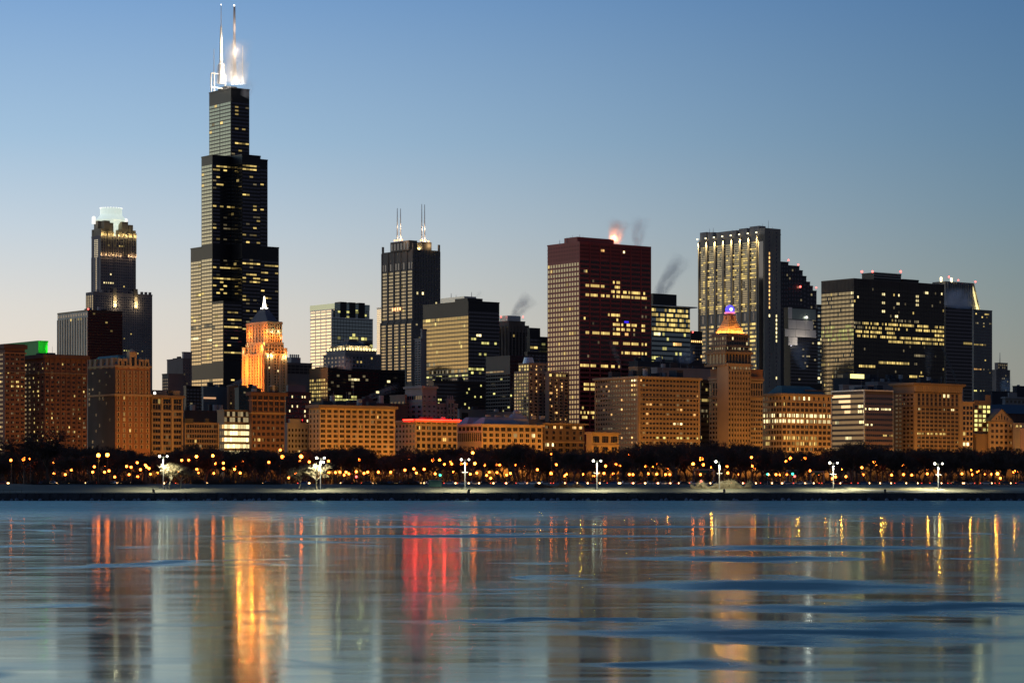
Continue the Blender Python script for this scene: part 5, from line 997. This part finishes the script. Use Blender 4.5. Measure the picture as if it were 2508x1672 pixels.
# avenue lamps that light the facades: street lamps along the far side of the park
for i in range(26):
    n = n_at(1358, -60 + i * 106); X, Y = xy(1358, n)
    root = empty('street_lamp', (X, Y, 5)); tag(root, 'sodium street lamp on the avenue below the building fronts', 'street lamp', 'avenue lamps along the building fronts')
    pm, hm = PROTO[('L', 12)]; link('pole', pm, root); link('lamp_head', hm, root)
    px = CX + X / Y * F; k = 1.0 if px > 750 else .32 + .5 * max(0, (px - 250)) / 500
    plight((X, Y, 17.6), 25000 * k, SOD, 1.0)
for i in range(20):  # unseen second lamp row, added to light the south faces
    n = n_at(1292, -80 + i * 140); X, Y = xy(1292, n)
    root = empty('street_lamp', (X, Y, 5)); tag(root, 'unseen sodium lamp added behind the park trees to light the south fronts', 'street lamp', 'added lamps along the far park edge')
    pm, hm = PROTO[('L', 12)]; link('pole', pm, root); link('lamp_head', hm, root)
    px = CX + X / Y * F; k = 1.0 if px > 750 else .2 + .5 * max(0, (px - 250)) / 500
    plight((X, Y, 17.6), 25000 * k, SOD, 1.0)
# white double-headed shore lamps
for px, py_, hd, lab in ((400, 1117, 2, 'white double lamp post by the pale lit trees at the left'), (785, 1121, 3, 'white triple lamp post beside the glowing tree'), (1139, 1125, 2, 'white lamp post on the shore path below the stone gallery'), (1462, 1128, 2, 'white double lamp post on the path right of the gallery dome'), (1762, 1130, 1, 'white single lamp post left of the pale hedge'), (2041, 1133, 2, 'white lamp post on the pale lawn by the ramp'), (2298, 1135, 2, 'white lamp post at the right end of the pale lawn')):
    Y = 832; gzv = gz((px - CX) * Y / F, Y); X = (px - CX) * Y / F; zt = zpx(Y, py_); h = zt - gzv
    root = empty('shore_lamp', (X, Y, gzv)); tag(root, lab, 'lamp post', 'white lamp posts along the shore')
    mb = MB(); mb.cyl(0, 0, -.3, h, .17, .11, 8); mb.build('pole', ALU, root)
    mb = MB(); mb.box(-1.0, 1.0, -.06, .06, h * .57, h * .57 + .14); mb.build('banner_arm', ALU, root)
    for j in range(hd):
        ox = (-1.2, 1.3, .9)[j]; oz = (0, 0, -1.4)[j]; mb = MB(); mb.ball(ox, -.3, h + oz, .38 if j != 1 else .30, 10); mb.build('lamp_head', LAMPW_E, root); mb = MB(); mb.bar((0, 0, h - .4), (ox, -.2, h + oz), .07); mb.build('lamp_arm', ALU, root)
    dlight((X, Y - .6, zt - 1.0), 36000 if hd > 1 else 20000, (1, .93, .62))
# shore path low wall lights from the left: pale path continues lit
# ================================================================== bare trees
def tree_meshes(seed, H=16, spread=1.0, dens=1.0, lean=0.0, mt=None, mc_=None, tw=1.0):
    r = random.Random(seed); tr = MB(); cr = MB()
    def tip(a, d, L, rad, lv):
        segs = 2; p_ = Vector(a)
        for s_ in range(segs):
            d = (d + Vector((r.uniform(-.18, .18), r.uniform(-.18, .18), r.uniform(-.05, .14)))).normalized()
            q = p_ + d * (L / segs); rr0 = rad * (1 - .35 * s_ / segs); rr1 = rad * (1 - .35 * (s_ + 1) / segs)
            (tr if lv < 2 else cr).bar(p_, q, rr0, rr1, 4 if lv < 2 else 3)
            p_ = q
            if lv >= 1 and lv < 5:
                for _ in range(1 if r.random() < .8 * dens else 0): branch(p_, d, L * r.uniform(.45, .7), rad * .45, lv + 1, .9)
        if lv < 5:
            n = (4, 3, 3, 3, 3)[lv]
            for _ in range(n): branch(p_, d, L * r.uniform(.6, .82), rad * .62, lv + 1, .62)
    def branch(a, d, L, rad, lv, sp):
        ax_ = Vector((r.uniform(-1, 1), r.uniform(-1, 1), r.uniform(-.5, .6))).normalized()
        nd = (d + ax_ * sp * spread * r.uniform(.7, 1.25)).normalized()
        if nd.z < -.1: nd.z = abs(nd.z) * .3; nd.normalize()
        tip(a, nd, L, max(rad, .035 * tw), lv)
    d0 = Vector((lean, 0, 1)).normalized()
    tip(Vector((0, 0, -.6)), d0, H * .27, H * .022, 0)
    return tr, cr
BARK = mat('dark bark', (.075, .055, .042), .95); TWIG = mat('dark twigs', (.065, .042, .030), .95); BARK_LIT = mat('lamplit bark', (.27, .24, .17), .9); TWIG_LIT = mat('lamplit twigs', (.17, .145, .095), .95)  # lit trees and hedge get paler copies, lamplight put into the colour
TR = []
for s_ in range(7):
    tr, cr = tree_meshes(s_ * 11 + 3, 16, (1.0, 1.2, .9, 1.1, 1.3, .95, 1.15)[s_], tw=1.5); zmax = max(v[2] for v in cr.v)
    TR.append((tr.mesh('trunk', BARK), cr.mesh('crown', TWIG), zmax)); 
prof = [(0, 1105), (50, 1100), (150, 1088), (200, 1092), (310, 1092), (350, 1104), (400, 1100), (450, 1088), (520, 1086), (580, 1100), (640, 1092), (700, 1108), (760, 1098), (820, 1088), (890, 1088), (950, 1110), (1010, 1098), (1120, 1096), (1200, 1096), (1260, 1082), (1340, 1098), (1450, 1100), (1500, 1095), (1560, 1090), (1600, 1082), (1650, 1076), (1700, 1082), (1760, 1080), (1830, 1088), (1880, 1098), (1920, 1100), (1990, 1112), (2040, 1094), (2090, 1080), (2140, 1086), (2190, 1100), (2260, 1090), (2300, 1100), (2360, 1088), (2420, 1095), (2508, 1100), (2600, 1100)]
def pf(px):
    for (a, ya), (c, yc) in zip(prof[:-1], prof[1:]):
        if a <= px <= c: return ya + (yc - ya) * (px - a) / (c - a)
    return 1100
def put_tree(px, ytop, Y, lab=None, k=None, grp='bare dark winter trees in the park'):
    tm, cm, zm = TR[rnd.randrange(7) if k is None else k]; X = (px - CX) * Y / F; g0 = gz(X, Y); s_ = (zpx(Y, ytop) - g0) / zm
    root = empty('bare_tree', (X, Y, g0), rnd.uniform(0, 6.28)); root.scale = (s_ * rnd.uniform(1.0, 1.25),) * 2 + (s_,)
    tag(root, lab or 'bare dark winter tree in the dense park belt before the buildings', 'tree', grp if not lab else None)
    link('trunk', tm, root); link('crown', cm, root)
x = -30
while x < 2560: put_tree(x + rnd.uniform(-6, 6), pf(x) + rnd.uniform(-8, 14), rnd.uniform(1170, 1300)); x += rnd.uniform(13, 22)
x = -20
while x < 2560: put_tree(x + rnd.uniform(-8, 8), pf(x) + rnd.uniform(0, 30), rnd.uniform(1030, 1150)); x += rnd.uniform(20, 36)
x = -20
while x < 2560: put_tree(x + rnd.uniform(-8, 8), pf(x) + rnd.uniform(0, 12), rnd.uniform(1320, 1420) if x < 900 else rnd.uniform(1330, 1560)); x += rnd.uniform(22, 34)
put_tree(118, 1046, 975, 'big bare spreading tree with a thick dark trunk at the far left', 4); put_tree(62, 1060, 1000, 'bare dark tree with a leaning crown behind the first big lamp', 1)
put_tree(1262, 1078, 960, 'tall bare tree with a thick dark trunk in front of the stone gallery', 2); put_tree(620, 1098, 940, 'dark round crowned bare tree in front of the lit glass office', 0)
put_tree(1370, 1098, 965, 'bare tree with a forked dark trunk right of the stone gallery', 5); put_tree(2090, 1082, 1010, 'broad bare tree with a rounded dark crown before the banded office', 4); put_tree(1660, 1078, 1010, 'broad dark bare tree in front of the big grid block', 3)
put_tree(1955, 1110, 955, 'upright bare dark tree right of the teal roofed office', 6)
# low shrub belt between the park and the avenue
mb = MB()
for i in range(26000):
    px = rnd.uniform(-40, 2560); Wd = rnd.uniform(1270, 1310); n = n_at(Wd, px); X, Y = xy(Wd, n)
    hh = 8.5 + 2.5 * math.sin(px * .03) + 1.5 * math.sin(px * .11 + 1); z0 = 5 + hh * rnd.random() ** 1.0 * .75; L = rnd.uniform(1.2, 3.0)
    mb.bar((X, Y, z0 - .6), (X + rnd.uniform(-1.2, 1.2), Y + rnd.uniform(-.6, .6), z0 + L), .13, .05, 3)
tag(mb.build('shrubbery', mat('brown twigs', (.04, .026, .02), .95)), kind='stuff')
# trees lit by the shore lamps
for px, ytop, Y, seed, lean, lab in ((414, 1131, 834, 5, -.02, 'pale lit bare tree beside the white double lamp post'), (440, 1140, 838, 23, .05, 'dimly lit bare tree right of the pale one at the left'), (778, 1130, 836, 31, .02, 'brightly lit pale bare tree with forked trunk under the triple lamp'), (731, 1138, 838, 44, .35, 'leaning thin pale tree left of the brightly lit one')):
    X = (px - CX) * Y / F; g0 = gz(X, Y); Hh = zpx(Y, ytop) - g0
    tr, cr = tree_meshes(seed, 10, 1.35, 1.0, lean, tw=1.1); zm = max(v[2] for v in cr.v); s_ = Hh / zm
    root = empty('pale_tree', (X, Y, g0)); root.scale = (s_ * 1.2, s_ * 1.1, s_); tag(root, lab, 'tree'); tr.build('trunk', BARK_LIT, root); cr.build('crown', TWIG_LIT, root)
# shore bushes
def bush(px0, px1, Y, h, m, name, lab):
    mb = MB(); x0, x1 = (px0 - CX) * Y / F, (px1 - CX) * Y / F; n = int((x1 - x0) * 90)
    for i in range(n):
        x = rnd.uniform(x0, x1); y = Y + rnd.uniform(-1.5, 1.5); g0 = gz(x, y) - .2; hh = h * (0.65 + .35 * math.sin(x * .9 + 2 * math.sin(x * .31))) * rnd.uniform(.5, 1)
        mb.bar((x, y, g0), (x + rnd.uniform(-.6, .6), y + rnd.uniform(-.5, .5), g0 + hh), .03, .015, 3)
    return tag(mb.build(name, m), lab, 'hedge')
bush(1692, 1840, 838, 3.4, TWIG_LIT, 'hedge', 'long pale leafless hedge on the shore lit by the lamps')
bush(1310, 1430, 846, 2.0, TWIG, 'hedge', 'low dark scrub hedge near the middle of the shore')
bush(60, 360, 862, 2.2, TWIG, 'hedge', 'low dark scrub hedge behind the path at the left'); bush(470, 690, 862, 2.6, TWIG, 'hedge', 'dark scrub hedge between the pale trees'); bush(830, 1040, 866, 2.2, TWIG, 'hedge', 'dark scrub hedge right of the glowing tree')
for i, px in enumerate((1530, 1560, 1597, 1618, 1640, 1662, 1705, 1737, 1870, 2330, 2345, 2375)):
    Y = 850; X = (px - CX) * Y / F; tm, cm, zm = TR[i % 7]; s_ = 4.2 / zm; root = empty('young_tree', (X, Y, gz(X, Y)), i); root.scale = (s_,) * 3
    tag(root, 'small young bare tree planted along the shore lawn', 'tree', 'young trees on the shore lawn'); link('trunk', tm, root); link('crown', cm, root)
# ================================================================== cars on the shore drive
HL = mat('headlight glow', (.5, .5, .4), .4, emit=(1, .55, .2), es=9, sample=False); TL = mat('tail light glow', (.3, 0, 0), .4, emit=(1, .08, .04), es=5)
def car_meshes(col):
    body = MB(); body.frus((-2.2, 2.2, -.88, .88), .32, (-2.15, 2.1, -.86, .86), .88); body.frus((-1.3, 1.5, -.82, .82), .87, (-.7, 1.1, -.68, .68), 1.42)
    wn = MB(); wn.frus((-1.16, 1.4, -.835, .835), .93, (-.74, 1.1, -.70, .70), 1.36)
    wh = []
    for sx in (-1.35, 1.35):
        for sy in (-.8, .8):
            m_ = MB(); n_ = 14; k_ = len(m_.v)
            for yy in (sy - .1, sy + .1):
                for i in range(n_): m_.v.append((sx + .33 * math.cos(6.283 * i / n_), yy, .33 + .33 * math.sin(6.283 * i / n_)))
            for i in range(n_): j = (i + 1) % n_; m_.f.append((i, j, n_ + j, n_ + i)); m_.m.append(0)
            m_.f += [tuple(range(n_)), tuple(range(2 * n_ - 1, n_ - 1, -1))]; m_.m += [0, 0]; wh.append(m_.mesh('wheel', mat('tyre rubber', (.02, .02, .02), .9)))
    hl = []
    for sy in (-.6, .6): m_ = MB(); m_.ball(2.2, sy, .68, .26, 8); hl.append(m_.mesh('headlight', HL))
    tl = []
    for sy in (-.65, .65): m_ = MB(); m_.box(-2.3, -2.1, sy - .3, sy + .24, .6, .85); tl.append(m_.mesh('tail_light', TL))
    return body.mesh('body', mat('car paint ' + str(col), col, .3, .3)), wn.mesh('windows', G_DARK), wh, hl, tl
CARS = [car_meshes(c) for c in ((.05, .05, .06), (.45, .45, .45), (.25, .03, .03), (.06, .10, .2), (.6, .6, .58))]
cx_ = -270
ncar = 0
rc = random.Random(5)
while cx_ < 330:
    px = CX + cx_ / 998 * F
    dens = 1.0 if px > 900 else .45
    if rc.random() < dens:
        bm, wn, wh, hl, tl = CARS[rc.randrange(5)]; right = rc.random() < .5; y = 990 + rc.choice((0, 3.6)) if right else 1003 + rc.choice((0, 3.6))
        root = empty('car', (cx_, y, 5.02), (0 if right else math.pi) + R(rc.choice((-40, -35, -20))) * 0 + (R(-12) if right else R(12))); tag(root, 'car with its lights on driving along the shore road', 'car', 'cars on the shore road'); ncar += 1
        link('body', bm, root); link('windows', wn, root)
        for w__ in wh: link('wheel', w__, root)
        for q in hl: link('headlight', q, root)
        for q in tl: link('tail_light', q, root)
    cx_ += rc.uniform(3.2, 6)
# traffic lights
for px, py_, c, lab in ((1078, 1163, 'g', 'green traffic light among the lamps below the stone gallery'), (1880, 1161, 'g', 'green traffic light left of the upright bare tree'), (1941, 1160, 'g', 'green traffic light below the teal roofed office'), (873, 1167, 'r', 'red traffic light left of the middle lamps'), (1717, 1178, 'r', 'red traffic light behind the pale hedge'), (1946, 1166, 'r', 'red traffic light close to the green one')):
    Y = 975; X = (px - CX) * Y / F; zt = zpx(Y, py_); root = empty('traffic_light', (X, Y, 5.0)); tag(root, lab, 'traffic light')
    mb = MB(); mb.cyl(0, 0, -.4, zt - 5.0 + .6, .09, .09, 6); mb.build('pole', STEELP, root); mb = MB(); mb.box(-.28, .28, -.45, -.1, zt - 5.0 - .9, zt - 5.0 + .7); mb.build('signal_box', BLACK, root)
    mb = MB(); mb.ball(0, -.5, zt - 5.0, .45, 8); mb.build('signal_lens', GRN_E if c == 'g' else RED_E, root)
# sign gantries over the drive
for x0_, x1_, y_, lab in ((1700, 1748, 1149, 'slim pink lit sign gantry behind the pale hedge'), (1927, 1953, 1151, 'small sign gantry at the upright bare tree'), (1986, 2018, 1154, 'sign gantry right of the green lights')):
    Y = 1015; X0, X1 = (x0_ - CX) * Y / F, (x1_ - CX) * Y / F; z = zpx(Y, y_); root = empty('sign_gantry', ((X0 + X1) / 2, Y, 5)); tag(root, lab, 'sign gantry'); h = (X1 - X0) / 2
    mb = MB(); mb.box(-h, h, -.2, .2, z - 5.25, z - 4.9); mb.build('beam', mat('pink lit beam', (.5, .36, .28), .6), root)
    for s_ in (-1, 1): mb = MB(); mb.cyl(s_ * h, 0, 0, z - 5, .12, .12, 6); mb.build('post', STEELP, root)
    mb = MB(); mb.box(-h * .4, h * .4, -.25, -.22, z - 6.4, z - 5.3); mb.build('sign_board', mat('green road sign', (.02, .12, .06), .6), root)
# small things on the path
for px, hh, lab in ((376, 1.25, 'dark litter bin on the path left of the pale lit tree'), (1148, 1.1, 'dark litter bin on the path below the stone gallery'), (1774, 1.2, 'dark litter bin on the path under the pale hedge'), (2168, 1.2, 'dark litter bin on the pale lawn by the ramp')):
    Y = 812; X = (px - CX) * Y / F; root = empty('litter_bin', (X, Y, WT + .03)); tag(root, lab, 'litter bin'); mb = MB(); mb.cyl(0, 0, 0, hh * .85, .36, .42, 12); mb.build('drum', BLACK, root); mb = MB(); mb.cyl(0, 0, hh * .85, hh, .46, .2, 12); mb.build('lid', BLACK, root)
Y = 850; X = (1066 - CX) * Y / F; root = empty('utility_kiosk', (X, Y, gz(X, Y))); tag(root, 'small green utility kiosk on the slope below the middle lamps', 'kiosk'); mb = MB(); mb.box(-2.2, 2.2, -1, 1, -.2, 2.1); mb.build('cabinet', mat('green steel cabinet', (.06, .16, .13), .6), root); mb = MB(); mb.box(-2.4, 2.4, -1.2, 1.2, 2.1, 2.3); mb.build('roof', STEELP, root)
root = empty('path_railing', ((0 - CX) * 810 / F, 808, WT)); tag(root, 'short post railing on the path at the far left', 'railing')
for i in range(8): mb = MB(); mb.cyl(-6 + i * 1.9, 0, 0, .95, .06, .06, 6); mb.build('post', BLACK, root)
mb = MB(); mb.box(-6.2, 7.5, -.03, .03, .85, .92); mb.build('rail', BLACK, root)
X = (2155 - CX) * 840 / F; rm = MB(); rm.quad((X - 14, 832, gz(X, 832) + .06), (X + 9, 815, gz(X, 815) + .06), (X + 14, 815, gz(X, 815) + .06), (X - 6, 832, gz(X, 832) + .06)); tag(rm.build('ramp_path', mat('grey ramp paving', (.30, .30, .28), .8)), kind='structure')

# ================================================================== steam plumes
def steam(px, py_, W, wd, ht, ang, dens, col, name='steam_plume', lab='', em=None, dy=0, taper=.35):
    n = n_at(W, px); X, Y = xy(W, n); Z = zpx(Y, py_); s = Y / F
    m = bpy.data.materials.new('steam ' + lab[:20]); m.use_nodes = True; t_ = m.node_tree; t_.nodes.clear()
    o_ = t_.nodes.new('ShaderNodeOutputMaterial'); v_ = t_.nodes.new('ShaderNodeVolumePrincipled'); v_.inputs['Color'].default_value = (*col, 1); v_.inputs['Anisotropy'].default_value = .2
    tc_ = t_.nodes.new('ShaderNodeTexCoord'); sp = t_.nodes.new('ShaderNodeSeparateXYZ'); t_.links.new(tc_.outputs['Generated'], sp.inputs[0])
    nz = t_.nodes.new('ShaderNodeTexNoise'); nz.inputs['Scale'].default_value = 2.6; nz.inputs['Detail'].default_value = 2.5; nz.inputs['Distortion'].default_value = .7; t_.links.new(tc_.outputs['Generated'], nz.inputs['Vector'])
    # radial falloff about the axis, fading upwards
    def M(op, a, b_=None):
        q = t_.nodes.new('ShaderNodeMath'); q.operation = op
        for i, v in enumerate((a, b_)):
            if v is None: continue
            if isinstance(v, (int, float)): q.inputs[i].default_value = v
            else: t_.links.new(v, q.inputs[i])
        return q.outputs[0]
    dx_ = M('SUBTRACT', sp.outputs[0], .5); dy_ = M('SUBTRACT', sp.outputs[1], .5)
    r_ = M('SQRT', M('ADD', M('MULTIPLY', dx_, dx_), M('MULTIPLY', dy_, dy_)))
    wid = M('ADD', taper * .5, M('MULTIPLY', sp.outputs[2], .5 - taper * .5))
    fall = M('MAXIMUM', M('SUBTRACT', 1.0, M('DIVIDE', r_, wid)), 0.0)
    nd = M('MAXIMUM', M('SUBTRACT', M('MULTIPLY', nz.outputs[0], 2.0), .55), 0.0)
    top = M('POWER', M('SUBTRACT', 1.0, sp.outputs[2]), .9)
    den = M('MULTIPLY', M('MULTIPLY', M('MULTIPLY', fall, nd), top), dens)
    den = M('MULTIPLY', den, 4.5)
    t_.links.new(den, v_.inputs['Density']); t_.links.new(v_.outputs[0], o_.inputs['Volume'])
    mb = MB(); w2 = wd * s / 2; h = ht * s; k_ = MB()
    mb.cyl(0, 0, 0, h, w2, w2, 14)
    o = mb.build(name, m, None, (X, Y - 6 + dy, Z)); o.rotation_euler = (0, R(ang), 0); tag(o, kind='stuff'); return o
ST = (.85, .85, .88)
steam(578, 206, 2420, 84, 110, 4, .05, (.97, .92, .86), lab='top of tallest tower', taper=.75)
steam(600, 240, 2380, 46, 50, 25, .03, ST, lab='side of tallest tower', taper=.6)
steam(1503, 597, 1665, 72, 60, 16, .10, (.95, .8, .7), lab='red tower roof', taper=.45); steam(1558, 606, 1665, 60, 76, 10, .06, (.82, .8, .82), lab='second red tower', taper=.5)
steam(1604, 736, 1830, 66, 130, 33, .09, (.8, .8, .84), lab='teal office', taper=.5)
steam(1252, 782, 2110, 62, 76, 42, .09, (.85, .78, .78), lab='deco tower'); steam(1160, 735, 1930, 22, 30, 48, .05, (.8, .8, .82), lab='gold slab')
steam(560, 946, 1640, 30, 60, 72, .11, ST, lab='chimney', taper=.12); steam(1965, 905, 1600, 70, 70, -8, .045, (.7, .75, .8), lab='panel building'); steam(2270, 920, 1560, 34, 76, 4, .05, (.75, .65, .55), lab='wide tower')
steam(2345, 755, 1770, 90, 50, 4, .07, (.8, .78, .8), lab='navy slab', taper=.9); steam(2462, 958, 1950, 40, 36, 0, .06, (.6, .75, .8), lab='small tower', taper=.8); steam(1520, 905, 1560, 26, 80, -18, .06, (.9, .85, .75), lab='red tower front')
steam(1690, 890, 1590, 90, 40, -30, .05, (.8, .85, .9), lab='roofs'); steam(845, 905, 1830, 50, 34, 6, .10, (.9, .75, .65), lab='black roof', taper=.8); steam(880, 985, 1500, 34, 110, 68, .05, ST, lab='roof drift', taper=.3); steam(1246, 1012, 1500, 26, 90, 12, .03, (.8, .7, .6), lab='stack')
X, Y, Z = SEARS_TOP; plight((X, Y - 6, Z + 6), 22000, (1, .90, .80), 1.0, 'flood_light'); plight((X + 8, Y - 5, Z + 4), 15000, (1, .86, .74), 1.0, 'flood_light')
print('windows', NWIN[0], 'cars', ncar, 'objects', len(bpy.data.objects))
